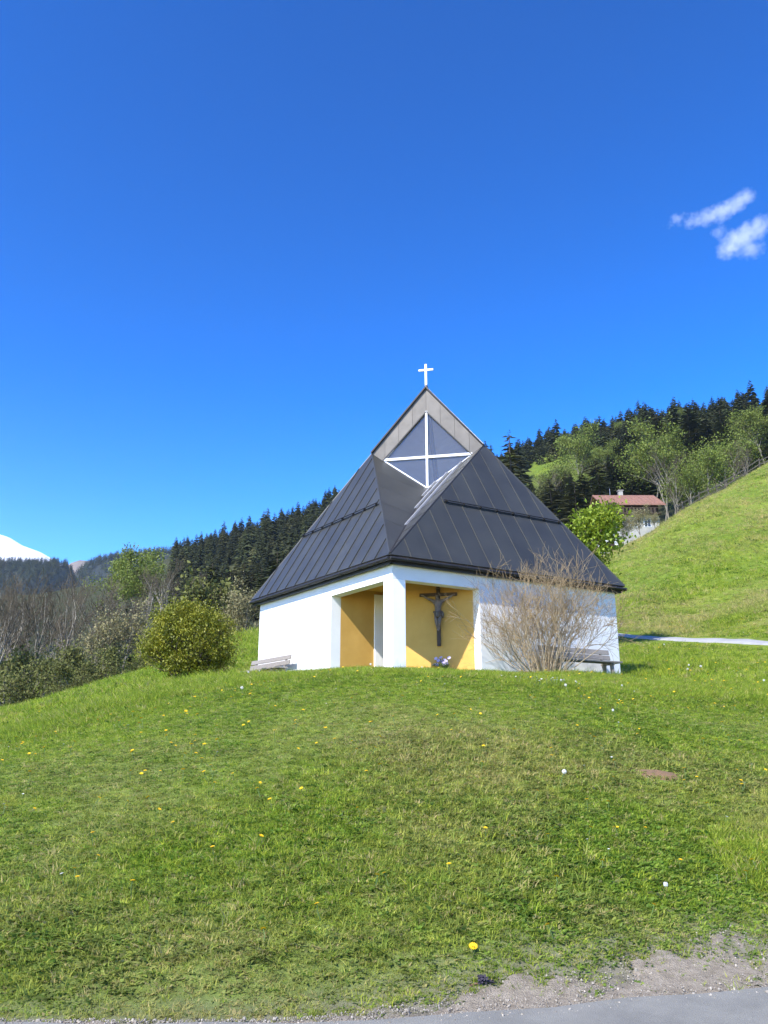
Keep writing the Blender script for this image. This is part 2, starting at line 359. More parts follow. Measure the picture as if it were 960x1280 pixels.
# path across the slope
V = []; q = []
for i, p in enumerate(dense):
    a = dense[max(i - 1, 0)]; b = dense[min(i + 1, len(dense) - 1)]; d = Vector((b[0] - a[0], b[1] - a[1])).normalized(); nrm = Vector((-d.y, d.x))
    for k in range(-3, 4):
        o_ = k / 3 * (max(.25, .9 - .012 * i) + .06 * math.sin(i * 1.7 + k)); xx, yy = p[0] + nrm.x * o_, p[1] + nrm.y * o_; V.append((xx, yy, g1(xx, yy) + (.07 if abs(k) < 3 else -.05)))
for i in range(len(dense) - 1):
    for k in range(6): q.append((i * 7 + k, (i + 1) * 7 + k, (i + 1) * 7 + k + 1, i * 7 + k + 1))
path = link('path', mesh_np('path', V, q), path_mat); tag(path, kind='structure')

# ------------------------------------------------------------------ chapel
ZE, ZA, OV = 4.4981, 11.9302, .22
chapel = empty('chapel', W(S_ / 2, S_ / 2, 1.5)); CI = Matrix.Translation(-chapel.location)
tag(chapel, 'white wayside chapel with dark pyramid roof, diamond window and yellow corner porch', 'chapel')
def cb(m, name, mat_, parent=None, bevel=0, smooth=False):
    """chapel part: vertices are world metres, moved into the parent's frame"""
    o = m.build(name, mat_, None, bevel, smooth); o.data.transform(CI); o.parent = parent or chapel; return o
def slab(name, quad, z0, z1, mat_, parent=None, bevel=0):
    return cb(MB().prism([W(p, q, z0) for p, q in quad], (0, 0, z1 - z0)), name, mat_, parent, bevel)
ZB, ZL, ZT = .7, 3.93, 4.36; TH = .34; P0, Q0 = 3.33, 2.92
slab('wall', [(P0, 0), (S_, 0), (S_, TH), (P0, TH)], ZB, ZT, plaster, bevel=.01)
slab('wall', [(0, Q0), (TH, Q0), (TH, S_), (0, S_)], ZB, ZT, plaster, bevel=.01)
slab('wall', [(S_ - TH, TH), (S_, TH), (S_, S_), (S_ - TH, S_)], ZB, ZT, plaster)
slab('wall', [(TH, S_ - TH), (S_ - TH, S_ - TH), (S_ - TH, S_), (TH, S_)], ZB, ZT, plaster)
slab('column', [(0, 0), (.44, 0), (.44, .42), (0, .42)], ZB, ZL, plaster, bevel=.012)
slab('lintel', [(0, 0), (P0, 0), (P0, TH), (0, TH)], ZL, ZT, plaster)
slab('lintel', [(0, TH), (TH, TH), (TH, Q0), (0, Q0)], ZL, ZT, plaster)
# porch: one straight wall, one wall set across the corner, a short return and the door between
slab('porch_wall', [(P0 - .003, TH), (P0 + .2, TH), (P0 + .2, 1.9), (P0 - .003, 1.9)], ZB, ZT - .01, yellow)
DX = .25 / 2 ** .5
slab('porch_wall', [(1.95, 1.25), (TH - .06, 2.923), (TH + .35, 2.95), (1.95 + DX, 1.25 + DX)], ZB, ZT - .01, yellow)
slab('porch_wall', [(1.952, 1.26), (2.13, 1.43), (2.13, 2.1), (1.952, 2.1)], ZB, ZT - .01, yellow)
slab('porch_ceiling', [(TH, TH), (P0 - .01, TH), (P0 - .01, 2.2), (1.9, 2.2), (TH, 2.85)], 4.2, 4.25, yellow)
slab('porch_floor', [(.02, .02), (P0, .02), (P0, 2.2), (1.9, 2.2), (.02, 2.9)], 1.25, 1.46, concrete)
door = slab('door', [(2.17, 1.96), (P0 - .1, 1.96), (P0 - .1, 2.02), (2.17, 2.02)], 1.46, 3.7, wood_door)
slab('door_frame', [(P0 - .06, 1.50), (P0 - .003, 1.50), (P0 - .003, 1.95), (P0 - .06, 1.95)], 1.3, 4.1, plaster)
slab('door_frame', [(2.13, 1.94), (P0, 1.94), (P0, 2.06), (2.13, 2.06)], 3.7, 4.3, plaster)
cb(MB().tube([W(2.35, 1.94, 2.5), W(2.35, 1.90, 2.5), W(2.48, 1.90, 2.5)], .012), 'handle', dark_metal, door)
slab('floor_slab', [(TH, 3), (S_ - TH, 3), (S_ - TH, S_ - TH), (TH, S_ - TH)], 1.3, 1.48, concrete)
# roof frame corners
Nn = W(-OV, -OV, ZE); Lc = W(S_ + OV, -OV, ZE); Rc = W(-OV, S_ + OV, ZE); Bc = W(S_ + OV, S_ + OV, ZE); Ap = W(S_ / 2, S_ / 2, ZA)
TT = .6846; Pp = Lc.lerp(Ap, TT); Qp = Rc.lerp(Ap, TT); Vv = W(S_ / 2, S_ / 2, 8.156)
rm_ = MB()
for qd_ in ([(-.12, -.12), (S_ + .12, -.12), (S_ + .12, .36), (-.12, .36)], [(-.12, S_ - .36), (S_ + .12, S_ - .36), (S_ + .12, S_ + .12), (-.12, S_ + .12)], [(-.12, .36), (.36, .36), (.36, S_ - .36), (-.12, S_ - .36)], [(S_ - .36, .36), (S_ + .12, .36), (S_ + .12, S_ - .36), (S_ - .36, S_ - .36)]):
    rm_.prism([W(p, q, ZT - .005) for p, q in qd_], (0, 0, .075))
roof = cb(rm_, 'roof', dark_metal)
def clip_strip(poly2, a, b):
    def half(P, s, v):
        out = []
        for i in range(len(P)):
            x, y = P[i], P[(i + 1) % len(P)]; dx, dy = s * (x[0] - v), s * (y[0] - v)
            if dx >= 0: out.append(x)
            if dx * dy < 0: t = dx / (dx - dy); out.append((x[0] + t * (y[0] - x[0]), x[1] + t * (y[1] - x[1])))
        return out
    P = half(poly2, 1, a); return half(P, -1, b) if len(P) > 2 else []
def panelled(tri, e0, e1, width, name, mat_, parent, th=.035, rib=.028, ribw=.022, gap=.004, phase=0.):
    """a planar polygon laid with standing-seam sheets that run square to the edge e0-e1"""
    e = (e1 - e0).normalized(); nrm = (tri[1] - tri[0]).cross(tri[2] - tri[0]).normalized()
    if nrm.z < 0: nrm = -nrm
    u = nrm.cross(e)
    P2 = [((v - e0).dot(e), (v - e0).dot(u)) for v in tri]
    lo = min(p[0] for p in P2); hi = max(p[0] for p in P2); n = max(1, round((hi - lo) / width)); st = (hi - lo) / n
    for i in range(n + (1 if phase else 0)):
        a, b = lo + (i - phase) * st, lo + (i + 1 - phase) * st
        c = clip_strip(P2, a + gap / 2, b - gap / 2)
        if len(c) < 3: continue
        m = MB(); m.prism([e0 + e * x + u * y for x, y in c], nrm * th)
        c2 = clip_strip(P2, b - ribw, b - gap / 2)
        if len(c2) >= 3 and i < n - 1 + (1 if phase else 0) and rib: m.prism([e0 + e * x + u * y + nrm * (th - .002) for x, y in c2], nrm * rib)
        cb(m, name, mat_, parent)
panelled([Lc, Nn, Pp], Lc, Nn, .68, 'roof_panel', metal_roof, roof)
panelled([Nn, Rc, Qp], Nn, Rc, .68, 'roof_panel', metal_roof, roof, rib=.016)
panelled([Lc, Bc, Ap], Lc, Bc, .68, 'roof_panel', metal_roof, roof)
panelled([Bc, Rc, Ap], Bc, Rc, .68, 'roof_panel', metal_roof, roof)
# the two flanks of the cut corner
panelled([Nn, Vv, Pp], Nn, Pp, 1.3, 'flank_panel', metal_roof, roof, rib=.004, phase=.3)
panelled([Nn, Qp, Vv], Nn, Qp, .9, 'flank_panel', metal_roof, roof, rib=.01)
fn = (Qp - Nn).cross(Vv - Nn).normalized()
if fn.z < 0: fn = -fn
for k, (f, t1) in enumerate([(.36, .97), (.62, .97), (.84, .97)]):
    # light flashings on the flank, parallel to its roof edge, from the valley up
    a = Nn.lerp(Vv, f) + fn * .06; b = Qp.lerp(Vv, f) + fn * .06
    cb(MB().bar(a, a.lerp(b, t1), .09, .05, fn), 'flashing', flash_metal, roof)
for a, b in ((Nn, Pp), (Nn, Qp), (Nn, Vv)):
    d = (b - a).normalized(); cb(MB().tube([a + d * .02 + Vector((0, 0, .035)), b + Vector((0, 0, .035))], .03 if b is not Vv else .045, 6), 'ridge_cap', dark_metal if b is not Pp else metal_roof, roof)
for a, b in ((Lc, Ap), (Rc, Ap), (Bc, Ap)):
    cb(MB().tube([a + Vector((0, 0, .03)), b + Vector((0, 0, .03))], .035, 6), 'ridge_cap', metal_roof, roof)
# timber lining under the roof sheets (seen through the window)
ins = Vector((0, 0, -.16))
for tri in ([Lc, Bc, Ap], [Bc, Rc, Ap], [Lc, Nn, Pp], [Nn, Rc, Qp], [Nn, Vv, Pp], [Nn, Qp, Vv]):
    c = sum((Vector(t) for t in tri), Vector()) / 3
    cb(MB().prism([c.lerp(Vector(t), .955) + ins for t in tri], (0, 0, -.03)), 'lining', wood_lining, roof)
# gutters, fascia, down to the wall
eave = [Lc, Nn, Rc, Bc]; inn = [W(S_ + .16, -.16, 0), W(-.16, -.16, 0), W(-.16, S_ + .16, 0), W(S_ + .16, S_ + .16, 0)]
for i in range(4):
    a, b = eave[i], eave[(i + 1) % 4]; d = (b - a).normalized(); out = Vector((d.y, -d.x, 0))
    if (a + b).dot(out) / 2 - Ap.dot(out) < 0: out = -out
    g = out * .045 + Vector((0, 0, -.085))
    gut = cb(MB().tube([a + g - d * .02, b + g + d * .02], .052, 10), 'gutter', dark_metal, roof)
    for k in range(9):
        pt = a.lerp(b, (k + .5) / 9) + g
        cb(MB().tube([pt - out * .07 + Vector((0, 0, .05)), pt + out * .055 + Vector((0, 0, .055)), pt + out * .066 - Vector((0, 0, .01)), pt - Vector((0, 0, .068)), pt - out * .08 - Vector((0, 0, .02))], .009, 4), 'gutter_bracket', dark_metal, roof)
    a2, b2 = inn[i], inn[(i + 1) % 4]
    cb(MB().prism([a2 + Vector((0, 0, 4.30)), b2 + Vector((0, 0, 4.30)), b2 + Vector((0, 0, 4.47)), a2 + Vector((0, 0, 4.47))], -out * .10), 'fascia', dark_metal, roof)
# snow guards: a rail on brackets on both front slopes
def roofpt(side, t, h, off):
    k = (ZA - ZE) / (S_ / 2 + OV); z = ZE + k * (h + OV); n = Vector((0, 0, 1)) - (QD if side == 'L' else PD) * k; n.normalize()
    return (W(t, h, z) if side == 'L' else W(h, t, z)) + n * off
for side, a, b in (('L', 2.32, 7.35), ('R', 2.5, 7.3)):
    for off, hh in ((.06, 1.07), (.115, 1.08)):
        cb(MB().tube([roofpt(side, a, hh, off), roofpt(side, b, hh, off)], .017, 6), 'snow_guard', dark_metal, roof)
    nbr = 8
    for k in range(nbr):
        t = a + .1 + (b - a - .2) * k / (nbr - 1)
        cb(MB().bar(roofpt(side, t, 1.07, .02), roofpt(side, t, 1.08, .13), .03, .07), 'snow_guard_bracket', dark_metal, roof)
# gable band and diamond window, in the upright plane of the diagonal
HD = (QD - PD).normalized(); ND = -(PD + QD).normalized(); G0 = W(S_ / 2, S_ / 2, 0)
def G(h, z, d=0.): return G0 + HD * h + Vector((0, 0, z)) + ND * d
hP, zP = 1.97, ZE + (ZA - ZE) * TT
T_, P1, Q1, V1 = (0, 11.06), (-1.56, 9.30), (1.60, 9.30), (0, 8.17)
def gable_side(s):
    poly = [(0, ZA + .01), (s * hP, zP + .01), (s * 1.58, 9.30), (0, 11.06)]
    for k in range(4):
        a, b = (.5 * k, .5 * k + .5) if s > 0 else (-.5 * k - .5, -.5 * k)
        c = clip_strip(poly, a + .004, b - .004)
        if len(c) < 3: continue
        cb(MB().prism([G(x, z, .0) for x, z in c], ND * .07), 'band_panel', band_metal, roof)
gable_side(1); gable_side(-1)
for s in (1, -1):
    cb(MB().bar(G(0, ZA + .03, .0), G(s * (hP + .03), zP + .03, .0), .30, .05, Vector((s * HD.x, s * HD.y, 1.2))), 'verge_trim', dark_metal, roof)
    if s > 0: cb(MB().bar(G(0, ZA + .055, .14), G(s * (hP + .02), zP + .055, .14), .02, .016), 'verge_edge', flash_metal, roof)
    cb(MB().bar(G(0, 11.03, .06), G(s * 1.60, 9.27, .06), .06, .035, Vector((s * HD.x, s * HD.y, 1.2))), 'reveal_trim', dark_metal, roof)
win = cb(MB().bar(G(0, 8.19, .03), G(0, 11.05, .03), .075, .10, ND), 'window', white_paint)
cb(MB().bar(G(-1.55, 9.33, .032), G(1.59, 9.33, .032), .095, .085, Vector((0, 0, 1))), 'glazing_bar', white_paint, win)
for a, b in ((T_, P1), (P1, V1), (V1, Q1), (Q1, T_)):
    wd = .075 if 8.17 in (a[1], b[1]) else .03
    cb(MB().bar(G(a[0], a[1], .02), G(b[0], b[1], .02), .06, wd, Vector((0, 0, 1))), 'frame', white_paint, win)
for a, b, c in ((T_, P1, (0, 9.33)), (T_, Q1, (0, 9.33)), (V1, P1, (0, 9.33)), (V1, Q1, (0, 9.33))):
    cb(MB().prism([G(*a), G(*b), G(*c)], ND * .012), 'pane', clear_glass, win)
# cross on the apex
cr = cb(MB().bar(G(0, ZA + .02), G(0, 12.89), .075, .075, ND), 'cross', cross_metal)
cb(MB().bar(G(-.265, 12.67), G(.265, 12.67), .07, .06, ND), 'cross_arm', cross_metal, cr)
cb(MB().lathe([(.09, 0), (.08, .06), (.045, .16), (.04, .2)], G(0, ZA - .02)), 'cross_foot', dark_metal, cr)
# ------------------------------------------------------------------ crucifix on the porch wall
crx = empty('crucifix', W(1.0, 2.12, 2.37)); 
tag(crx, 'dark wooden crucifix with carved figure hanging on the yellow porch wall', 'crucifix')
XI = Matrix.Translation(-crx.location)
wd_ = Vector(W(TH, 2.86, 0) - W(1.95, 1.25, 0)).normalized(); wn = Vector((wd_.y, -wd_.x, 0))
if wn.y > 0: wn = -wn
tq = (W(.98, 2.22, 0) - W(1.95, 1.25, 0)).dot(wd_); X0 = W(1.95, 1.25, 0) + wd_ * tq
def XP(h, z, d): return X0 + wd_ * h + wn * d + Vector((0, 0, z))
def xb(m, name, mat_, parent=None, smooth=False):
    o = m.build(name, mat_, None, 0, smooth); o.data.transform(XI); o.parent = parent or crx; return o
xb(MB().bar(XP(0, 2.37, .05), XP(0, 4.05, .05), .10, .09, wn), 'upright', wood_dark)
xb(MB().bar(XP(-.54, 3.83, .055), XP(.54, 3.83, .055), .09, .075, wn), 'crossbar', wood_dark)
xb(MB().bar(XP(-.08, 3.99, .105), XP(.08, 3.99, .105), .012, .08, wn), 'title_board', carved)
def skin_figure(name, joints, edges, radii, mat_, parent, inv):
    me = bpy.data.meshes.new(name); me.from_pydata([tuple(inv @ Vector(j)) for j in joints], edges, [])
    o = link(name, me, mat_, parent); md = o.modifiers.new('skin', 'SKIN'); md.use_smooth_shade = True
    for i, sv in enumerate(me.skin_vertices[0].data): sv.radius = (radii[i], radii[i]); sv.use_root = (i == 0)
    sb = o.modifiers.new('sub', 'SUBSURF'); sb.levels = 2; sb.render_levels = 2
    return o
J = [(0, 3.28, .17), (0, 3.42, .19), (.01, 3.56, .18), (0, 3.66, .17), (-.015, 3.73, .19), (-.03, 3.80, .20),   # pelvis, waist, chest, neck base, neck, head
     (-.13, 3.63, .16), (-.29, 3.71, .13), (-.44, 3.80, .115), (-.50, 3.815, .115),
     (.13, 3.63, .16), (.29, 3.71, .13), (.44, 3.80, .115), (.50, 3.815, .115),
     (-.06, 3.22, .18), (-.04, 3.03, .235), (-.015, 2.84, .15), (.0, 2.78, .17),
     (.06, 3.22, .18), (.055, 3.03, .24), (.02, 2.84, .16), (.015, 2.77, .185)]
Ed = [(0, 1), (1, 2), (2, 3), (3, 4), (4, 5), (2, 6), (6, 7), (7, 8), (8, 9), (2, 10), (10, 11), (11, 12), (12, 13), (0, 14), (14, 15), (15, 16), (16, 17), (0, 18), (18, 19), (19, 20), (20, 21)]
Rd = [.085, .075, .095, .06, .042, .066, .05, .036, .026, .022, .05, .036, .026, .022, .062, .05, .034, .026, .062, .05, .034, .026]
skin_figure('figure', [XP(h, z, d) for h, z, d in J], Ed, Rd, carved, crx, XI)
m = MB()
for k in range(3): m.tube([XP(-.115 + .02 * k, 3.31 - .05 * k, .21 + .01 * k), XP(.0, 3.28 - .05 * k, .275), XP(.115, 3.32 - .05 * k, .21)], [.03, .045, .03], 7)
m.tube([XP(.12, 3.33, .20), XP(.145, 3.25, .21), XP(.14, 3.13, .2)], [.03, .04, .02], 7)
xb(m, 'loincloth', cloth_carved, None, True)
# ------------------------------------------------------------------ planter with flowers under the crucifix
fp = W(.72, 2.08, 1.46); pot = empty('flower_planter', fp)
tag(pot, 'planter of purple pansies and orange flowers under the crucifix', 'planter')
MB().lathe([(.15, 0), (.21, .12), (.23, .2), (.25, .2), (.25, .24), (.21, .24), (.2, .2)]).build('pot', mat('terracotta', (.20, .09, .05), (.14, .06, .035), 8), pot)
soil_m = mat('soil', (.06, .042, .03), (.04, .03, .02), 12)
MB().lathe([(.2, .19), (.12, .23), (.0, .25)]).build('soil', soil_m, pot)
def petals(m, c, r, n=5, tilt=None):
    c = Vector(c); nrm = Vector((random.uniform(-.6, .6), random.uniform(-1, -.1), random.uniform(.3, 1))).normalized() if tilt is None else Vector(tilt).normalized()
    x = nrm.orthogonal().normalized(); y = nrm.cross(x)
    for k in range(n):
        t = 2 * math.pi * k / n; d = x * math.cos(t) + y * math.sin(t); s = nrm.cross(d)
        m.add([c, c + d * r * .6 + s * r * .42 + nrm * r * .12, c + d * r + nrm * r * .05, c + d * r * .6 - s * r * .42 + nrm * r * .12], [(0, 1, 2, 3)])
purple = mat('purple_petals', (.34, .26, .55), (.62, .58, .72), 30, .7, trans=.2); orange = mat('orange_petals', (.75, .22, .02), (.80, .42, .03), 30, .7, trans=.2)
stem_m = mat('flower_stem', (.07, .12, .03), (.1, .16, .04), 10, .7)
for k in range(34):
    a = random.uniform(0, 6.28); r = .21 * math.sqrt(random.random()); up = k % 3 != 0
    h = (random.uniform(.36, .56) if up else random.uniform(.24, .32)); b = (r * math.cos(a) * 1.1, r * math.sin(a) * 1.1, h)
    if not up: b = (.27 * math.cos(a), .27 * math.sin(a), h - .03)
    m = MB(); petals(m, b, .058, 5); fl_ = m.build('flower', purple if up else orange, pot)
    MB().tube([(b[0] * .5, b[1] * .5, .22), (b[0] * .9, b[1] * .9, h * .7), b], .005, 4).build('stem', stem_m, fl_)
m = MB()
for k in range(120):
    a = random.uniform(0, 6.28); r = .24 * math.sqrt(random.random()); petals(m, (r * math.cos(a), r * math.sin(a), random.uniform(.22, .38)), .05, 2)
tag(m.build('foliage', leaf_young, pot), kind='stuff')
# ------------------------------------------------------------------ benches
def bench(label, mid, along, out, length, gzv):
    t = empty('bench', mid); tag(t, label, 'bench', 'weathered wooden benches against the chapel walls')
    a = Vector(along); o = Vector(out); z = Vector((0, 0, 1))
    def bb(name, h0, h1, d0, z0, d1, z1, w_, th_, up):
        m = MB(); m.bar(a * h0 + o * d0 + z * z0, a * h1 + o * d1 + z * z1, w_, th_, up); return m.build(name, wood_grey, t, .008)
    L2 = length / 2
    for k in range(3): bb('seat_plank', -L2, L2, -.06 + .15 * k, .45, -.06 + .15 * k, .45 + .004 * k, .14, .05, z)
    for k in range(2): bb('back_plank', -L2, L2, -.19 - .035 * k, .62 + .165 * k, -.19 - .035 * k, .62 + .165 * k, .04, .14, (o * -.2 + z).normalized())
    for s in (-1, 1):
        x = s * (L2 - .35)
        bb('leg', x, x, .24, -.25, .18, .42, .09, .09, a); bb('leg', x, x, -.12, -.25, -.10, .42, .09, .09, a)
        bb('back_post', x, x, -.15, .3, -.265, .85, .07, .05, a); bb('cross_rail', x, x, -.22, .40, .28, .40, .07, .06, z)
    return t
bp = W(6.85, -.5, 0); bench('weathered bench against the sunlit white wall beside the round green bush', (bp.x, bp.y, 1.50), PD, -QD, 3.0, 0)
bp = W(-.48, 6.25, 0); bench('weathered bench half hidden by the leafless shrub against the white wall', (bp.x, bp.y, 1.58), QD, -PD, 2.9, 0)

# ------------------------------------------------------------------ grass, as geometry-node instances of small tufts
rng = np.random.default_rng(11)
def vnoise(x, y, sc, seed=0):
    r = np.random.default_rng(seed); z = 0; amp = 0
    for o in range(3):
        for i in range(5):
            a = r.uniform(0, 6.28); f = sc * 2 ** o * r.uniform(.7, 1.4); z = z + np.sin((x * math.cos(a) + y * math.sin(a)) * f + r.uniform(0, 6.28)) * .6 ** o
    return z / 4.5
def tuft(name, n, h, w_, spread, lean, mat_, seed, segs=3, broad=0.):
    r = np.random.default_rng(seed); V = []; Q = []
    for i in range(n):
        a = r.uniform(0, 6.28); rad = spread * math.sqrt(r.random()); bx, by = rad * math.cos(a), rad * math.sin(a)
        hh = h * r.uniform(.45, 1.1); ln = lean * r.uniform(.2, 1.4); da = a + r.uniform(-1.2, 1.2); dx, dy = math.cos(da), math.sin(da)
        ww = w_ * r.uniform(.7, 1.3); b0 = len(V); sa = r.uniform(0, 6.28); sx_, sy_ = math.cos(sa), math.sin(sa)
        for k in range(segs + 1):
            t = k / segs; prof = (1 - t ** 1.6) if not broad else (math.sin(math.pi * min(1, .15 + t * .85)) + .05)
            cx, cy, cz = bx + dx * ln * hh * t * t, by + dy * ln * hh * t * t, hh * (t - .28 * ln * t * t)
            V.append((cx - sx_ * ww * prof / 2, cy - sy_ * ww * prof / 2, cz)); V.append((cx + sx_ * ww * prof / 2, cy + sy_ * ww * prof / 2, cz))
        for k in range(segs): Q.append((b0 + 2 * k, b0 + 2 * k + 1, b0 + 2 * k + 3, b0 + 2 * k + 2))
    me = mesh_np(name, V, Q, smooth=True); me.materials.append(mat_)
    return bpy.data.objects.new(name, me)
def grass_material(name, ca, cb_, dry, drylo=.50, dryhi=.72):
    m = bpy.data.materials.new(name); m.use_nodes = True; n = m.node_tree; L = n.links.new; b = n.nodes['Principled BSDF']; out = n.nodes['Material Output']
    b.inputs['Roughness'].default_value = .6; b.inputs['Specular IOR Level'].default_value = .2
    pos = n.nodes.new('ShaderNodeNewGeometry').outputs['Position']
    def nz(s, d): x = n.nodes.new('ShaderNodeTexNoise'); x.inputs['Scale'].default_value = s; x.inputs['Detail'].default_value = d; L(pos, x.inputs['Vector']); return x.outputs[0]
    def rp(src, a, ca_, b_, cb2):
        r = n.nodes.new('ShaderNodeValToRGB'); e = r.color_ramp.elements; e[0].position = a; e[0].color = (*ca_, 1); e[1].position = b_; e[1].color = (*cb2, 1); L(src, r.inputs[0]); return r.outputs[0]
    oi = n.nodes.new('ShaderNodeObjectInfo')
    r3 = n.nodes.new('ShaderNodeValToRGB'); e = r3.color_ramp.elements; e[0].position = 0; e[0].color = (*[v * .72 for v in ca], 1); e[1].position = 1; e[1].color = (*[cb_[0] * 1.18, cb_[1] * 1.1, cb_[2]], 1)
    for p_, c_ in ((.3, ca), (.8, cb_)): k_ = e.new(p_); k_.color = (*c_, 1)
    L(oi.outputs['Random'], r3.inputs[0]); base = r3.outputs[0]
    at1 = n.nodes.new('ShaderNodeAttribute'); at1.attribute_type = 'INSTANCER'; at1.attribute_name = 'dry'
    x = n.nodes.new('ShaderNodeMix'); x.data_type = 'RGBA'; L(at1.outputs['Fac'], x.inputs[0]); L(base, x.inputs[6]); x.inputs[7].default_value = (*dry, 1)
    fine = rp(nz(6, 4), .3, (.72, .72, .72), .7, (1.22, 1.22, 1.22))
    mu = n.nodes.new('ShaderNodeMix'); mu.data_type = 'RGBA'; mu.blend_type = 'MULTIPLY'; mu.inputs[0].default_value = 1; L(x.outputs[2], mu.inputs[6]); L(fine, mu.inputs[7])
    L(mu.outputs[2], b.inputs['Base Color'])
    tr = n.nodes.new('ShaderNodeBsdfTranslucent'); L(mu.outputs[2], tr.inputs[0]); ms = n.nodes.new('ShaderNodeMixShader'); ms.inputs[0].default_value = .5
    L(b.outputs[0], ms.inputs[1]); L(tr.outputs[0], ms.inputs[2]); L(ms.outputs[0], out.inputs[0])
    return m
gm = grass_material('grass_blades', (.205, .315, .026), (.385, .46, .052), (.60, .48, .21))
gm2 = grass_material('broad_leaves', (.14, .25, .032), (.25, .36, .055), (.42, .36, .15))
tcol = bpy.data.collections.new('tufts')
for i, (n, h, w_, sp, ln, mm, br) in enumerate([(22, .048, .0075, .08, 1.1, gm, 0), (18, .062, .008, .09, 1.3, gm, 0), (26, .036, .0075, .09, 1.4, gm, 0), (13, .12, .008, .06, .6, gm, 0), (10, .042, .028, .06, 1.7, gm2, 1), (12, .032, .022, .08, 1.7, gm2, 1)]):
    tcol.objects.link(tuft('tuft%02d' % i, n, h, w_, sp, ln, mm, 40 + i, broad=br))
def scatter(name, P, rot, scl, idx_, dry, coll, parent=None):
    me = bpy.data.meshes.new(name); me.vertices.add(len(P)); me.vertices.foreach_set('co', np.asarray(P, np.float32).ravel())
    for nm, ty, arr in (('rot', 'FLOAT_VECTOR', rot), ('scl', 'FLOAT', scl), ('idx', 'INT', idx_), ('dry', 'FLOAT', dry)):
        a = me.attributes.new(nm, ty, 'POINT'); a.data.foreach_set('vector' if ty == 'FLOAT_VECTOR' else 'value', np.asarray(arr, np.int32 if ty == 'INT' else np.float32).ravel())
    o = bpy.data.objects.new(name, me); COL.objects.link(o)
    ng = bpy.data.node_groups.new(name, 'GeometryNodeTree'); ng.interface.new_socket('Geometry', in_out='INPUT', socket_type='NodeSocketGeometry'); ng.interface.new_socket('Geometry', in_out='OUTPUT', socket_type='NodeSocketGeometry')
    N = ng.nodes; L = ng.links.new; gi = N.new('NodeGroupInput'); go = N.new('NodeGroupOutput'); ip = N.new('GeometryNodeInstanceOnPoints'); ci = N.new('GeometryNodeCollectionInfo')
    ci.inputs['Collection'].default_value = coll; ci.inputs['Separate Children'].default_value = True; ci.inputs['Reset Children'].default_value = True
    def na(nm, ty): x = N.new('GeometryNodeInputNamedAttribute'); x.data_type = ty; x.inputs[0].default_value = nm; return x.outputs[0]
    L(gi.outputs[0], ip.inputs['Points']); L(ci.outputs[0], ip.inputs['Instance']); ip.inputs['Pick Instance'].default_value = True
    L(na('idx', 'INT'), ip.inputs['Instance Index']); L(na('rot', 'FLOAT_VECTOR'), ip.inputs['Rotation']); L(na('scl', 'FLOAT'), ip.inputs['Scale']); L(ip.outputs[0], go.inputs[0])
    md = o.modifiers.new('scatter', 'NODES'); md.node_group = ng
    return o
def in_chapel(x, y, mrg=0.):
    dx, dy = x - CC.x, y - CC.y; p = dx * PD.x + dy * PD.y; q_ = dx * QD.x + dy * QD.y
    return (p > -mrg) & (q_ > -mrg) & (p < S_ + mrg) & (q_ < S_ + mrg)
SHO = lambda x: np.clip(.13 + .25 * (x + .25), 0.03, 1.6) * (1 + .12 * np.sin(x * 3.1) + .10 * np.sin(x * 7.7 + 1) + .08 * np.sin(x * 17))   # width of the gravel shoulder
def scatter_zone(n, y0, y1, half, dens_pow):
    u = rng.random(n); y = (y0 ** dens_pow + u * (y1 ** dens_pow - y0 ** dens_pow)) ** (1 / dens_pow)
    x = rng.uniform(-1, 1, n) * (half * y + 3.6)
    return x, y
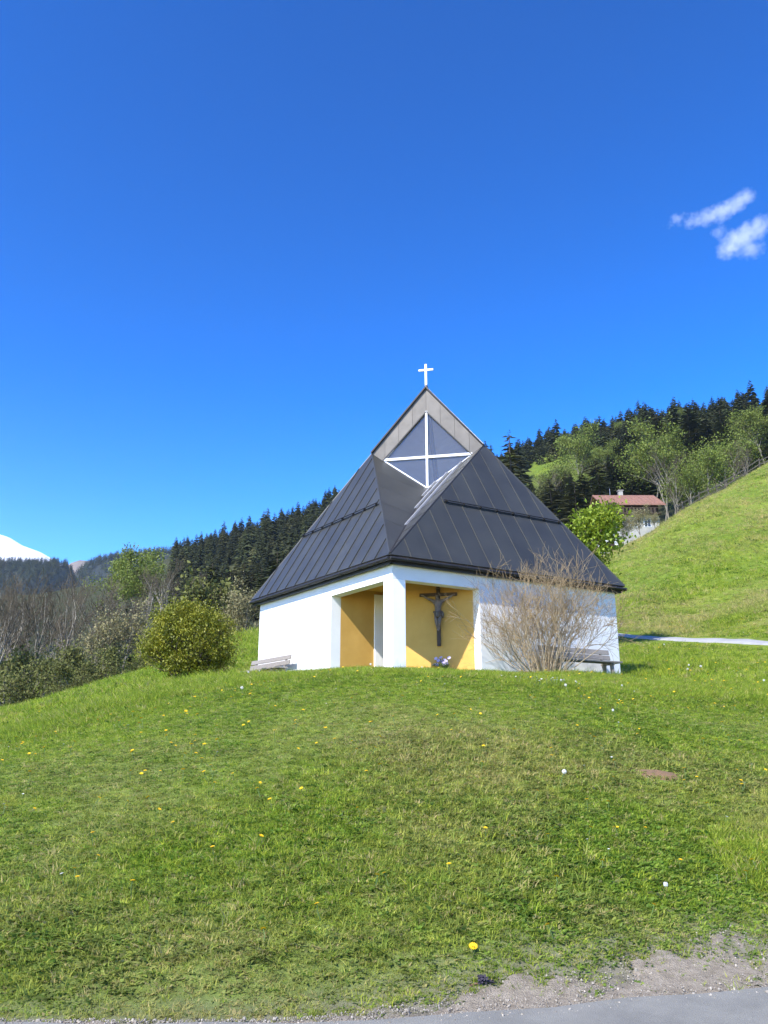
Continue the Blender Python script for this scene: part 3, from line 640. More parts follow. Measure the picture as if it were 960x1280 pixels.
def grass_zone(name, n, y0, y1, half, pw, smul, coll=tcol):
    x, y = scatter_zone(n, y0, y1, half, pw)
    e = road_edge(x) + SHO(x) * 1.0
    keep = (y > road_edge(x) + .03) & ~in_chapel(x, y, -.03)
    sh = (y < e); keep &= ~(sh & (rng.random(n) > .03 + .8 * np.clip((y - road_edge(x)) / (SHO(x) + .01) - .2, 0, 1) ** 1.7 + .18 * (vnoise(x, y, 2.5, 5) > .35)))
    pd_, _ = path_near(x, y); keep &= pd_ > 1.35
    keep &= ~((np.hypot((x - 3.35) / .34, (y - 10.4) / .22) < 1) & (rng.random(n) < .62))
    # leave bare earth in the driest spots
    dryf = vnoise(x, y, .42, 1) * .55 + vnoise(x, y, 1.6, 2) * .35 + .16 * np.exp(-(((x - 1.5) / 3.5) ** 2 + ((y - 11) / 4.5) ** 2)) * 2 - .25 * np.clip(-x / 6, 0, 1) - .75 * np.clip((y - 10.5) / 5, 0, 1) + np.where(y > 42, .85 + .9 * vnoise(x, y, .10, 51), 0)
    keep &= ~((dryf > .62) & (rng.random(n) < .35) & (y < 21))
    x, y, dryf = x[keep], y[keep], dryf[keep]; n = len(x); z = gz(x, y)
    dry = np.clip((dryf + .12) * 1.0, 0, .9) * rng.random(n) ** .6 + (rng.random(n) < .13) * rng.uniform(.3, .9, n)
    tall = .62 + .5 * np.clip(vnoise(x, y, .55, 9), -.6, 1) + .35 * np.clip((y - 14.5) / 4, 0, 1) + .75 * np.exp(-(((x - 4.4) / 1.0) ** 2 + ((y - 8.3) / .9) ** 2)) + .3 * np.clip(-x / 5, 0, 1)
    tall = tall * (1 - .45 * np.exp(-((y - road_edge(x) - SHO(x)) / .5) ** 2))
    scl = np.clip(tall, .6, 2.2) * rng.uniform(.65, 1.3, n) * smul
    pidx = rng.random(n); wd_ = vnoise(x, y, 1.3, 21)
    ii = np.where(pidx < .26, 0, np.where(pidx < .38, 1, np.where(pidx < .66, 2, np.where(pidx < .69, 3, np.where(pidx < .84, 4, 5)))))
    ii = np.where((wd_ > .25) & (rng.random(n) < .35), np.where(rng.random(n) < .5, 4, 5), ii)
    tallz = (y > 16.5) | (np.hypot(x - 4.4, y - 8.3) < 1.2); ii = np.where(tallz & (rng.random(n) < .4), 3, ii)
    rot = np.stack([rng.normal(0, .14, n), rng.normal(0, .14, n), rng.uniform(0, 6.28, n)], 1)
    o = scatter(name, np.stack([x, y, z - .006], 1), rot, scl, ii, dry, coll)
    return tag(o, kind='stuff')
tag(grass_zone('grass', 290000, 5.1, 21.5, .50, 1.25, 1.0), 'short meadow grass with dry patches on the bank before the chapel', 'grass')
tag(grass_zone('grass', 72000, 14.5, 22, .52, 1.0, 1.25), 'lush longer grass on the crest of the bank before the chapel', 'grass')
tag(grass_zone('grass', 60000, 20.5, 55, .56, 1.1, 1.8), 'longer grass on the slopes around the chapel', 'grass')
tag(grass_zone('grass', 70000, 45, 100, .56, .8, 3.0), 'hay meadow grass on the steep slope behind the path', 'grass')
# ------------------------------------------------------------------ gravel shoulder along the road
xs_ = np.linspace(-3.2, 9, 260); V = []; q = []; nrow = 9
for i, x in enumerate(xs_):
    e = float(road_edge(x)); wv = float(SHO(x)) * 1.05 + .03 * math.sin(x * 23) + .02 * math.sin(x * 41)
    for k in range(nrow):
        y = e - .16 + (wv + .16) * k / (nrow - 1); V.append((x, y, 0))
V = np.array(V); edge_drop = np.tile(np.where(np.arange(nrow) == nrow - 1, -.015, np.where(np.arange(nrow) == 0, .02, .012)), len(xs_)); V[:, 2] = gz(V[:, 0], V[:, 1]) + edge_drop + np.where(np.tile(np.arange(nrow), len(xs_)) > 4, -.022 * np.clip(vnoise(V[:, 0], V[:, 1], 6, 3) + .15, -.4, 1), 0) + .004 * rng.normal(0, 1, len(V))
for i in range(len(xs_) - 1):
    for k in range(nrow - 1): q.append((i * nrow + k, (i + 1) * nrow + k, (i + 1) * nrow + k + 1, i * nrow + k + 1))
shoulder_mat = mat('gravel_ground', (.17, .14, .098), (.30, .255, .19) , 14, .95, 1.0, 90, coords='World', c3=(.10, .088, .066), detail=12)
tag(link('gravel_shoulder', mesh_np('gravel_shoulder', V, q, smooth=True), shoulder_mat), kind='structure')
stone_m = mat('pebble', (.35, .31, .25), (.17, .15, .12), 3, .9, .2, var=.4)
pc = bpy.data.collections.new('pebbles')
for i in range(4):
    import bmesh
    bm = bmesh.new(); bmesh.ops.create_icosphere(bm, subdivisions=1, radius=.02)
    for v in bm.verts: v.co = Vector((v.co.x * random.uniform(.8, 1.4), v.co.y * random.uniform(.7, 1.2), v.co.z * random.uniform(.45, .8)))
    me = bpy.data.meshes.new('pebble%d' % i); bm.to_mesh(me); bm.free(); me.materials.append(stone_m); pc.objects.link(bpy.data.objects.new('pebble%d' % i, me))
n = 16000; x = rng.uniform(-2.5, 6, n); e = road_edge(x); y = e - .12 + (SHO(x) * 1.0 + .15) * rng.random(n) ** 1.1; z = gz(x, y)
sc_ = rng.lognormal(-2.05, .55, n); sc_ = np.clip(sc_, .06, .8)
z = np.maximum(z, -1.59)
pb = scatter('gravel', np.stack([x, y, z + .012 + .002 * sc_], 1), rng.uniform(0, 6.28, (n, 3)), sc_, rng.integers(0, 4, n), np.zeros(n), pc)
tag(pb, 'loose grey gravel along the road edge', 'gravel', kind='stuff')
# bare reddish earth in the lawn
m = MB(); ring = [(3.35 + .36 * math.cos(t) * (1 + .2 * math.sin(3 * t)), 10.4 + .22 * math.sin(t) * (1 + .2 * math.cos(2 * t))) for t in np.linspace(0, 2 * math.pi, 18, endpoint=False)]
m.add([(a, b, g1(a, b) - .01) for a, b in ring] + [(3.35, 10.4, g1(3.35, 10.4) + .06)], [(i, (i + 1) % 18, 18) for i in range(18)])
tag(m.build('earth_patch', mat('red_earth', (.19, .11, .06), (.13, .085, .045), 9, .95, .6, 50, coords='World'), None, 0, True), kind='structure')
# ------------------------------------------------------------------ wild flowers
yel_p = mat('dandelion_petals', (.78, .50, .01), (.85, .60, .02), 20, .7, trans=.15); whi_p = mat('white_petals', (.75, .75, .72), (.65, .65, .6), 20, .8, trans=.2)
def flower_head(name, r, n, mat_, h, ball=False):
    m = MB()
    m.tube([(0, 0, 0), (.006, .003, h * .6), (0, 0, h)], .0028 if not ball else .003, 4)
    ns = len(m.f)
    if ball:
        for k in range(60):
            a = random.uniform(0, 6.28); c = random.uniform(-1, 1); s = math.sqrt(1 - c * c); d = Vector((s * math.cos(a), s * math.sin(a), c))
            petals(m, Vector((0, 0, h + r * .9)) + d * r * .8, r * .35, 3, d)
    else:
        for ring, rr, up in ((0, r, .25), (1, r * .75, .7), (2, r * .45, 1.4)):
            for k in range(n):
                a = 2 * math.pi * (k + .5 * ring) / n; d = Vector((math.cos(a), math.sin(a), 0)); s = Vector((-d.y, d.x, 0)); c = Vector((0, 0, h))
                m.add([c, c + d * rr * .6 + s * rr * .2 + Vector((0, 0, rr * .3 * up)), c + d * rr + Vector((0, 0, rr * .38 * up)), c + d * rr * .6 - s * rr * .2 + Vector((0, 0, rr * .3 * up))], [(0, 1, 2, 3)])
    me = m.mesh(name); me.materials.append(stem_m); me.materials.append(mat_)
    for i, p in enumerate(me.polygons): p.material_index = 0 if i < ns else 1
    return me
fc = bpy.data.collections.new('flowers')
for nm, me in (('f0', flower_head('dandelion_a', .019, 9, yel_p, .09)), ('f1', flower_head('dandelion_b', .023, 10, yel_p, .12)), ('f2', flower_head('daisy', .014, 8, whi_p, .08)), ('f3', flower_head('seed_head', .022, 0, whi_p, .14, True))):
    fc.objects.link(bpy.data.objects.new(nm, me))
def flower_zone(name, label, n, y0, y1, xr, probs, smul, mask=None):
    x = rng.uniform(xr[0], xr[1], n) * 1.0; y = rng.uniform(y0, y1, n)
    keep = (np.abs(x) < .54 * y + 1) & (y > road_edge(x) + .3 + SHO(x)) & ~in_chapel(x, y, .1) & (path_near(x, y)[0] > 1.4)
    if mask is not None: keep &= mask(x, y)
    x, y = x[keep], y[keep]; n = len(x)
    o = scatter(name, np.stack([x, y, gz(x, y)], 1), np.stack([rng.normal(-.25, .2, n), rng.normal(0, .2, n), rng.uniform(0, 6.28, n)], 1), rng.uniform(.75, 1.2, n) * smul, rng.choice(4, n, p=probs), np.zeros(n), fc)
    return tag(o, label, 'wildflowers', kind='stuff')
flower_zone('wildflowers', 'scattered dandelions and daisies in the grass bank', 2000, 6, 21, (-10, 10), [.55, .26, .16, .03], 1.15, lambda x, y: rng.random(len(x)) < .35 + .5 * (vnoise(x, y, 1.1, 33) > .2))
flower_zone('wildflowers', 'dandelions dotted over the slopes beside the chapel', 4200, 21, 62, (-28, 34), [.45, .37, .14, .04], 1.7, lambda x, y: (vnoise(x, y, .33, 41) > .0) & ((x > 7) | (rng.random(len(x)) < .2)))
x = rng.normal(3.3, .35, 26); y = rng.normal(16.6, .16, 26)
tag(scatter('wildflowers', np.stack([x, y, gz(x, y)], 1), np.stack([rng.normal(-.3, .2, 26), rng.normal(0, .2, 26), rng.uniform(0, 6, 26)], 1), np.full(26, 1.6), np.full(26, 2), np.zeros(26), fc), 'small cluster of white daisies in the grass before the leafless shrub', 'wildflowers', kind='stuff')
p = at(592, 1201, 6.05); dx, dy = p[0], p[1]; dg = g1(dx, dy)
dn = empty('dandelion', (dx, dy, dg)); tag(dn, 'single large yellow dandelion at the edge of the gravel', 'dandelion')
m = MB(); hh = max(.05, p[2] - dg)
MB().tube([(0, 0, -.01), (.008, -.004, hh * .6), (0, 0, hh)], .004, 6).build('stem', stem_m, dn)
for ring, rr, up, nn in ((0, .034, .15, 16), (1, .027, .5, 13), (2, .017, 1.1, 9)):
    for k in range(nn):
        a = 2 * math.pi * (k + .5 * ring) / nn; d = Vector((math.cos(a), math.sin(a), 0)); s = Vector((-d.y, d.x, 0)); c = Vector((0, 0, hh)); u = Vector((0, -.5, .8)).normalized()
        q_ = u.to_track_quat('Z', 'Y'); f = lambda v: c + q_ @ v
        m.add([f(Vector((0, 0, 0))), f(d * rr * .6 + s * rr * .16 + Vector((0, 0, rr * .3 * up))), f(d * rr + Vector((0, 0, rr * .35 * up))), f(d * rr * .6 - s * rr * .16 + Vector((0, 0, rr * .3 * up)))], [(0, 1, 2, 3)])
m.build('flower', yel_p, dn)
for k in range(6):
    a = k * 1.05 + .3; d = Vector((math.cos(a), math.sin(a), 0)); s = Vector((-d.y, d.x, 0))
    MB().add([(0, 0, .005), d * .05 + s * .012 + Vector((0, 0, .02)), d * .11 + Vector((0, 0, .012)), d * .05 - s * .012 + Vector((0, 0, .02))], [(0, 1, 2, 3)]).build('leaf', leaf_young, dn)
p = at(603, 1219, 5.75); dg = g1(p[0], p[1]); wf = empty('withered_flower', (p[0], p[1], dg)); tag(wf, 'dark withered flower head lying on the gravel beside the dandelion', 'flower')
dk = mat('withered_petals', (.035, .028, .045), (.02, .018, .025), 30, .8); m = MB()
for k in range(26): petals(m, (random.uniform(-.022, .022), random.uniform(-.02, .02), random.uniform(.012, .05)), .02, 3)
m.build('flower', dk, wf); MB().tube([(-.01, 0, .015), (-.05, -.02, .012), (-.09, -.05, .01)], .004, 5).build('stem', mat('dry_stem', (.2, .11, .06), (.15, .08, .05), 20), wf)
for a in (.3, -.6): MB().add([(.0, 0, .02), (.05, .012 + a * .03, .03), (.09, a * .06, .02), (.05, -.012 + a * .03, .03)], [(0, 1, 2, 3)]).build('leaf', dk, wf)
# ------------------------------------------------------------------ woody plants
def grow(seed, trunk_h, trunk_r, n0, levels, spread, len_f, up, n_child, wander=.18, start_r=None, base_spread=0.):
    """skeleton of a woody plant: list of (points, radii, level)"""
    r = random.Random(seed); out = []
    def branch(p, d, L, rad, lev):
        n = 5 if lev < levels else 3; pts = [Vector(p)]; rads = [rad]; d = Vector(d)
        for k in range(n):
            d = (d + Vector((r.gauss(0, wander), r.gauss(0, wander), r.gauss(0, wander) + up * (.5 if lev else .15) * .2))).normalized()
            pts.append(pts[-1] + d * L / n); rads.append(rad * (1 - .72 * (k + 1) / n))
        out.append((pts, rads, lev))
        if lev >= levels: return
        for c in range(n_child[lev]):
            t = r.uniform(.3 if lev else .38, 1.0); i = min(n - 1, int(t * n)); q0 = pts[i].lerp(pts[i + 1], t * n - i); dd = (pts[i + 1] - pts[i]).normalized()
            s = dd.orthogonal().normalized(); s.rotate(Matrix.Rotation(r.uniform(0, 6.28), 3, dd))
            nd = (dd * (1 - spread[lev]) + s * spread[lev] + Vector((0, 0, up * .25))).normalized()
            branch(q0, nd, L * len_f[lev] * r.uniform(.7, 1.2) * (1.15 - .45 * t), rads[i] * .62, lev + 1)
    for k in range(n0):
        if n0 == 1: branch((0, 0, -.3), (r.gauss(0, .05), r.gauss(0, .05), 1), trunk_h, trunk_r, 0)
        else:
            a = r.uniform(0, 6.28); s = base_spread * math.sqrt(r.random()); tl = r.uniform(.05, 1) ** .8
            branch((s * .25 * math.cos(a), s * .25 * math.sin(a), -.15), (math.cos(a) * tl * s, math.sin(a) * tl * s, 1), trunk_h * r.uniform(.75, 1.1) * (1 - .12 * tl), trunk_r * r.uniform(.7, 1.2), 0)
    return out
def skel_mesh(name, sk, minr=.0, levs=None, sides=(7, 5, 4, 3, 3)):
    V = []; Q = []
    for pts, rads, lev in sk:
        if levs is not None and lev not in levs: continue
        n = sides[min(lev, 4)]; b0 = len(V); ref = None
        for i, p in enumerate(pts):
            d = (pts[min(i + 1, len(pts) - 1)] - pts[max(i - 1, 0)]).normalized()
            if ref is None: ref = d.orthogonal().normalized()
            x = (ref - d * ref.dot(d)).normalized(); ref = x; y = d.cross(x); rr = max(rads[i], minr)
            for k in range(n): t = 6.2832 * k / n; V.append(p + (x * math.cos(t) + y * math.sin(t)) * rr)
        for i in range(len(pts) - 1):
            for k in range(n): Q.append((b0 + i * n + k, b0 + i * n + (k + 1) % n, b0 + (i + 1) * n + (k + 1) % n, b0 + (i + 1) * n + k))
    return mesh_np(name, [tuple(v) for v in V], Q, smooth=True)
def leaf_mesh(name, C, size, seed, asp=.6, upb=.3, fold=.15, dirs=None):
    r = np.random.default_rng(seed); C = np.asarray(C, float); n = len(C)
    d = r.normal(0, 1, (n, 3)); d[:, 2] += upb * 0
    if dirs is not None: d = d * .6 + dirs
    d /= np.linalg.norm(d, axis=1)[:, None]; nn = r.normal(0, 1, (n, 3)); nn[:, 2] += upb * 3; s = np.cross(d, nn); s /= np.linalg.norm(s, axis=1)[:, None] + 1e-9; u = np.cross(s, d)
    L = size * r.uniform(.6, 1.35, n)[:, None]; Wd = L * asp * .5
    V = np.stack([C, C + d * L * .5 + s * Wd + u * L * fold, C + d * L, C + d * L * .5 - s * Wd + u * L * fold], 1).reshape(-1, 3)
    return mesh_np(name, V, np.arange(4 * n).reshape(n, 4))
def tips(sk, levs, n, seed, jit, lo=.3):
    r = random.Random(seed); c = [b for b in sk if b[2] in levs]; out = []
    for k in range(n):
        pts, rads, lev = r.choice(c); t = r.uniform(lo, 1) * (len(pts) - 1); i = min(int(t), len(pts) - 2); p = pts[i].lerp(pts[i + 1], t - i)
        out.append((p.x + r.gauss(0, jit), p.y + r.gauss(0, jit), p.z + r.gauss(0, jit)))
    return np.array(out)
# the big leafless shrub before the chapel wall
sx0, sy0 = 4.22, 21.55; sg = g1(sx0, sy0)
shrub = empty('leafless_shrub', (sx0, sy0, sg)); tag(shrub, 'large leafless shrub with a dense fan of reddish twigs before the chapel', 'shrub')
sk = grow(5, 2.75, .017, 60, 2, (.48, .5, .4), (.48, .55), .38, (8, 6), .14, base_spread=1.4)
link('stem', skel_mesh('stem', sk, .006, (0,), (5, 4, 3, 3, 3)), twig_buff, shrub)
tag(link('twigs', skel_mesh('twigs', sk, .0034, (1, 2), (5, 3, 3, 3, 3)), twig_red, shrub), kind='stuff')
sh2 = [(Vector((math.cos(a) * s * .3, math.sin(a) * s * .3, -.05)), Vector((math.cos(a) * s, math.sin(a) * s, h))) for a, s, h in [(random.uniform(0, 6.28), random.uniform(.2, .75), random.uniform(.4, 1.0)) for _ in range(90)]]
m = [([a, a.lerp(b, .5) + Vector((0, 0, .06)), b], [.006, .005, .003], 2) for a, b in sh2]
tag(link('basal_shoots', skel_mesh('basal_shoots', m, .003), twig_red, shrub), kind='stuff')
shrub['label'] = 'large leafless shrub with a dense fan of reddish twigs before the chapel'
# round evergreen bush
bx_, by_ = -5.75, 24.0; bgz = g1(bx_, by_)
bush = empty('round_bush', (bx_, by_, bgz)); tag(bush, 'round dense yellow-green bush at the end of the bench', 'bush')
sk = grow(9, 1.5, .03, 16, 1, (.5, .5), (.6, .5), .4, (6, 4), .16, base_spread=1.1)
link('stems', skel_mesh('stems', sk, .006), bark_dark, bush)
nc = 330; d = rng.normal(0, 1, (nc, 3)); d /= np.linalg.norm(d, axis=1)[:, None]; rr = .55 + .5 * rng.random(nc) ** .6
lump = 1 + .14 * np.sin(d[:, 0] * 4 + 1) * np.sin(d[:, 1] * 5 + d[:, 2] * 4) + .07 * rng.normal(0, 1, nc)
cc = d * (rr * lump)[:, None] * np.array([1.26, 1.18, 1.08]) + np.array([0, 0, 1.2])
Cb = (cc[:, None, :] + rng.normal(0, 1, (nc, 88, 3)) * rng.uniform(.07, .17, nc)[:, None, None]).reshape(-1, 3); Cb = Cb[Cb[:, 2] > .06]
tag(link('foliage', leaf_mesh('foliage', Cb, .066, 3, .62, .4), leaf_bush, bush), kind='stuff')

# ------------------------------------------------------------------ broadleaf trees
def plant(name, label, cat, group, sk, bark, minr, leaves=None, leafmat=None):
    t = empty(name); tag(t, label, cat, group)
    link('trunk', skel_mesh('trunk', sk, minr, (0, 1)), bark, t)
    cr = link('crown', skel_mesh('crown', sk, minr * .8, (2, 3, 4)), twig_brown, t)
    if leaves is not None: tag(link('leaves', leaves, leafmat, t), kind='stuff')
    return t
def place(t, x, y, rz, s, label=None, group=None, dz=0., sz=1.):
    t.location = (x, y, g1(x, y) + dz); t.rotation_euler = (0, 0, rz); t.scale = (s, s, s * sz)
    if label: t['label'] = label
    if group: t['group'] = group
    return t
# bright leafy tree beyond the chapel
sk = grow(21, 5.2, .16, 1, 3, (.55, .5, .5), (.62, .6, .6), .5, (9, 6, 4), .12)
C = tips(sk, (2, 3), 24000, 4, .24)
t = plant('leafy_tree', 'fresh bright-green leafy tree rising behind the chapel roof', 'tree', None, sk, bark_grey, .012, leaf_mesh('leaves', C, .17, 8, .55, .5), leaf_bright)
p = at(684, 700, 40); place(t, p[0], p[1], .5, 1.38, dz=-2.9)
# bare and budding trees at the meadow's edge
barev = [plant('bare_tree', 'x', 'tree', None, grow(sd, 9.0, .13, 1, 3, (.42, .45, .5), (.48, .55, .6), .8, (11, 6, 4), .09), bark_grey, .016) for sd in (31, 32, 33)]
budv = []
for sd, lm, nl, ls, rc in ((41, leaf_olive, 3600, .20, .3), (42, leaf_young, 5200, .26, .35), (43, blossom, 4200, .17, .25), (44, leaf_young, 4200, .2, .5)):
    sk = grow(sd, 5.5 if sd != 42 else 8.5, .12, 1, 3, (.5, .5, .5), (.58, .58, .6), .6, (11, 6, 4), .12)
    budv.append(plant({41: 'budding_tree', 42: 'young_leaf_tree', 43: 'blossoming_tree', 44: 'young_leaf_tree'}[sd], 'x', 'tree', None, sk, bark_grey, .013, leaf_mesh('leaves', tips(sk, (2, 3), nl, sd, rc), ls, sd, .6, .3), lm))
protos = barev + budv; used = set()
def put(k, x, y, rz, s, label, group, dz=0., sz=1.):
    t = protos[k]
    if k in used: t = copy_tree(t)
    used.add(k)
    place(t, x, y, rz, s, label, group, dz, sz); return t
rr_ = random.Random(77)
# left copse: (px, top py, distance, kind)
GB = 'bare trees below the meadow edge'
copse = [(8, 735, 56, 0), (32, 735, 52, 1), (52, 722, 60, 2), (78, 722, 54, 0), (95, 735, 63, 1), (112, 728, 58, 2), (22, 728, 70, 1), (66, 732, 74, 0), (138, 730, 70, 1), (160, 742, 78, 2), (-18, 715, 58, 2), (182, 715, 84, 0), (205, 706, 92, 1), (228, 712, 100, 2), (45, 745, 95, 2), (0, 740, 90, 1), (190, 722, 105, 1), (250, 716, 120, 0), (148, 738, 88, 0)]
for i, (px, py, Y, k) in enumerate(copse):
    p = at(px, py, Y); g = g1(p[0], p[1]); h = max(6, p[2] - g); s = h / 11.2
    put(k, p[0], p[1], rr_.uniform(0, 6.28), s, 'tall grey leafless tree in the copse below the meadow', GB)
for px, py, Y, k, lab, g_ in [(150, 752, 52, 5, 'cream blossoming tree at the meadow edge beside the leafless copse', None), (300, 728, 58, 5, 'cream blossoming tree close behind the chapel corner', None),
                          (235, 712, 66, 3, 'yellow-green budding tree rising behind the round bush', None), (112, 800, 50, 3, 'low olive budding bush at the foot of the leafless copse', 'low budding bushes along the meadow edge'), (60, 812, 47, 3, 'low olive budding bush at the foot of the leafless copse', 'low budding bushes along the meadow edge'),
                          (25, 800, 52, 3, 'low olive budding bush at the foot of the leafless copse', 'low budding bushes along the meadow edge'), (195, 795, 52, 3, 'low olive budding bush at the foot of the leafless copse', 'low budding bushes along the meadow edge'), (140, 800, 47, 3, 'low olive budding bush at the foot of the leafless copse', 'low budding bushes along the meadow edge'),
                          (88, 822, 45, 3, 'low olive budding bush at the foot of the leafless copse', 'low budding bushes along the meadow edge'), (278, 770, 54, 3, 'low olive budding bush at the foot of the leafless copse', 'low budding bushes along the meadow edge'),
                          (158, 712, 105, 4, 'light green tree standing out against the dark spruce ridge', 'light green trees before the spruce ridge'), (180, 706, 112, 4, 'light green tree standing out against the dark spruce ridge', 'light green trees before the spruce ridge')]:
    p = at(px, py, Y); g = g1(p[0], p[1]); h = max(2.2, p[2] - g); lo = 'low' in lab; s = h / (9.8 if k == 4 else 8.0) * (1.5 if lo else 1); s = min(s, 2.2)
    put(k, p[0], p[1], rr_.uniform(0, 6.28), s, lab, g_, -2.6 * s if lo else 0)
# right: trees around the house and along the fence
GR = 'young green trees beyond the fence'; GH = 'bare trees around the house'
for px, py, Y, k, lab, g_, in [(878, 555, 118, 6, 'pale green young tree beyond the pasture fence', GR), (900, 548, 126, 6, 'pale green young tree beyond the pasture fence', GR), (858, 580, 114, 6, 'pale green young tree beyond the pasture fence', GR), (842, 590, 120, 6, 'pale green young tree beyond the pasture fence', GR),
                          (925, 545, 130, 6, 'pale green young tree beyond the pasture fence', GR), (950, 520, 150, 4, 'pale green young tree beyond the pasture fence', GR), (812, 552, 150, 4, 'slim light green tree behind the red-roofed house', 'slim green trees behind the house'), (828, 560, 140, 4, 'slim light green tree behind the red-roofed house', 'slim green trees behind the house'),
                          (838, 590, 108, 0, 'dark leafless tree beside the red-roofed house', GH), (822, 570, 132, 1, 'dark leafless tree beside the red-roofed house', GH), (930, 560, 118, 2, 'grey leafless tree among the spruces above the fence', 'bare trees above the fence'), (912, 560, 124, 0, 'grey leafless tree among the spruces above the fence', 'bare trees above the fence'),
                          (752, 625, 96, 3, 'olive budding tree beside the white shed', None), (735, 640, 90, 6, 'young green tree between the shed and the chapel roof', None), (700, 555, 210, 6, 'small green tree in the hillside clearing', 'trees in the hillside clearing'), (725, 545, 215, 4, 'small green tree in the hillside clearing', 'trees in the hillside clearing'),
                          (690, 590, 190, 1, 'bare tree in the hillside clearing', 'bare trees in the hillside clearing'), (715, 600, 180, 3, 'olive budding tree below the hillside clearing', 'budding trees below the clearing'), (740, 575, 200, 3, 'olive budding tree below the hillside clearing', 'budding trees below the clearing'), (672, 600, 185, 3, 'olive budding tree below the hillside clearing', 'budding trees below the clearing'),
                          (760, 560, 205, 4, 'slim light green tree in the spruces above the house', 'slim green trees in the spruce wood'), (850, 520, 230, 4, 'slim light green tree in the spruces above the house', 'slim green trees in the spruce wood'), (798, 632, 101, 5, 'pale blossoming shrub before the white house wall', 'pale shrubs before the house wall'), (818, 640, 99, 5, 'pale blossoming shrub before the white house wall', 'pale shrubs before the house wall'), (775, 640, 97, 5, 'pale blossoming shrub before the white house wall', 'pale shrubs before the house wall')]:
    p = at(px, py, Y); g = g1(p[0], p[1]); h = max(2.0, p[2] - g); s = min(h / (9.8 if k == 4 else (11.2 if k < 3 else 8.0)), 2.0)
    put(k, p[0], p[1], rr_.uniform(0, 6.28), s, lab, g_)
# ------------------------------------------------------------------ spruces
def spruce_mesh(name, seed, H, Rm, tiers, per):
    r = np.random.default_rng(seed); V = []; Q = []; mi = []
    n = 6
    for k in range(n): t = 6.283 * k / n; V += [(.22 * math.cos(t), .22 * math.sin(t), -1.5), (.04 * math.cos(t), .04 * math.sin(t), H * .97)]
    for k in range(n): j = (k + 1) % n; Q.append((2 * k, 2 * j, 2 * j + 1, 2 * k + 1)); mi.append(0)
    for i in range(tiers):
        f = i / (tiers - 1); z = H * (.09 + .90 * f ** .92); L = Rm * (1 - f) ** .68 * r.uniform(.7, 1.15) + .30
        for k in range(max(4, int(per * (1 - .5 * f)))):
            a = r.uniform(0, 6.283); Lk = L * r.uniform(.6, 1.15); dx, dy = math.cos(a), math.sin(a); sx_, sy_ = -dy, dx
            dr = Lk * r.uniform(.12, .42); wd_ = Lk * r.uniform(.16, .27) + .05; zz = z + r.normal(0, .18)
            b0 = len(V); up = .10 * Lk
            V += [(0, 0, zz), (dx * Lk * .45 + sx_ * wd_, dy * Lk * .45 + sy_ * wd_, zz + up - dr * .55), (dx * Lk * .5, dy * Lk * .5, zz + up - dr * .1), (dx * Lk * .45 - sx_ * wd_, dy * Lk * .45 - sy_ * wd_, zz + up - dr * .55), (dx * Lk, dy * Lk, zz - dr * .75)]
            Q += [(b0, b0 + 1, b0 + 4, b0 + 2), (b0, b0 + 2, b0 + 4, b0 + 3)]; mi += [1, 1]
    return mesh_np(name, V, Q, matidx=mi)
SP = []
for i, (H, Rm, ti, pe, nm) in enumerate([(22, 3.1, 30, 11, needle), (19, 2.9, 26, 11, needle), (24, 3.3, 32, 11, needle), (17, 3.0, 22, 10, needle2), (20, 3.6, 22, 9, needle2)]):
    me = spruce_mesh('spruce', 60 + i, H, Rm, ti, pe); me.materials.append(bark_dark); me.materials.append(nm); SP.append((me, H))
rf = np.random.default_rng(5)
cand = []
def consider(n, pxr, yr, cond, lab, grp):
    for k in range(n):
        px = rf.uniform(*pxr); Y = math.sqrt(rf.uniform(yr[0] ** 2, yr[1] ** 2)); x = (px - 480) / F * Y * 1.02
        cand.append((x, Y, lab, grp, cond))
consider(2600, (215, 640), (125, 400), 'L', 'x', 'x')
consider(2600, (585, 1000), (130, 380), 'R', 'x', 'x')
consider(260, (585, 780), (290, 385), 'R', 'x', 'x')
consider(60, (752, 806), (150, 190), 'R', 'x', 'x')
def spruce_words(c, i):
    if c[4] == 'L':
        g = ('on the skyline of the ridge behind the copse' if c[1] > 300 else 'on the middle slope of the ridge behind the copse' if c[1] > 200 else 'at the foot of the ridge behind the copse')
    else:
        g = ('on the skyline above the hillside clearing' if c[1] > 285 and bxs[i] < 760 else 'on the skyline above the red-roofed house' if c[1] > 285 else 'beside the hillside clearing' if bxs[i] < 745 else 'on the slope close behind the red-roofed house' if bxs[i] < 850 else 'on the slope above the pasture fence')
    return 'dark spruce ' + g, 'dark spruces ' + g
cand = sorted(cand, key=lambda c: c[1]); acc = []
cx_ = np.array([c[0] for c in cand]); cy_ = np.array([c[1] for c in cand]); cz_ = gz(cx_, cy_)
bxs, bys = screen(np.stack([cx_, cy_, cz_], 1)); txs, tys = screen(np.stack([cx_, cy_, cz_ + 20], 1))
count = {'L': 0, 'R': 0}; rest = []; sky_left = lambda px: np.interp(px, [90, 150, 240, 330, 430, 520, 610], [712, 700, 672, 640, 612, 590, 560])
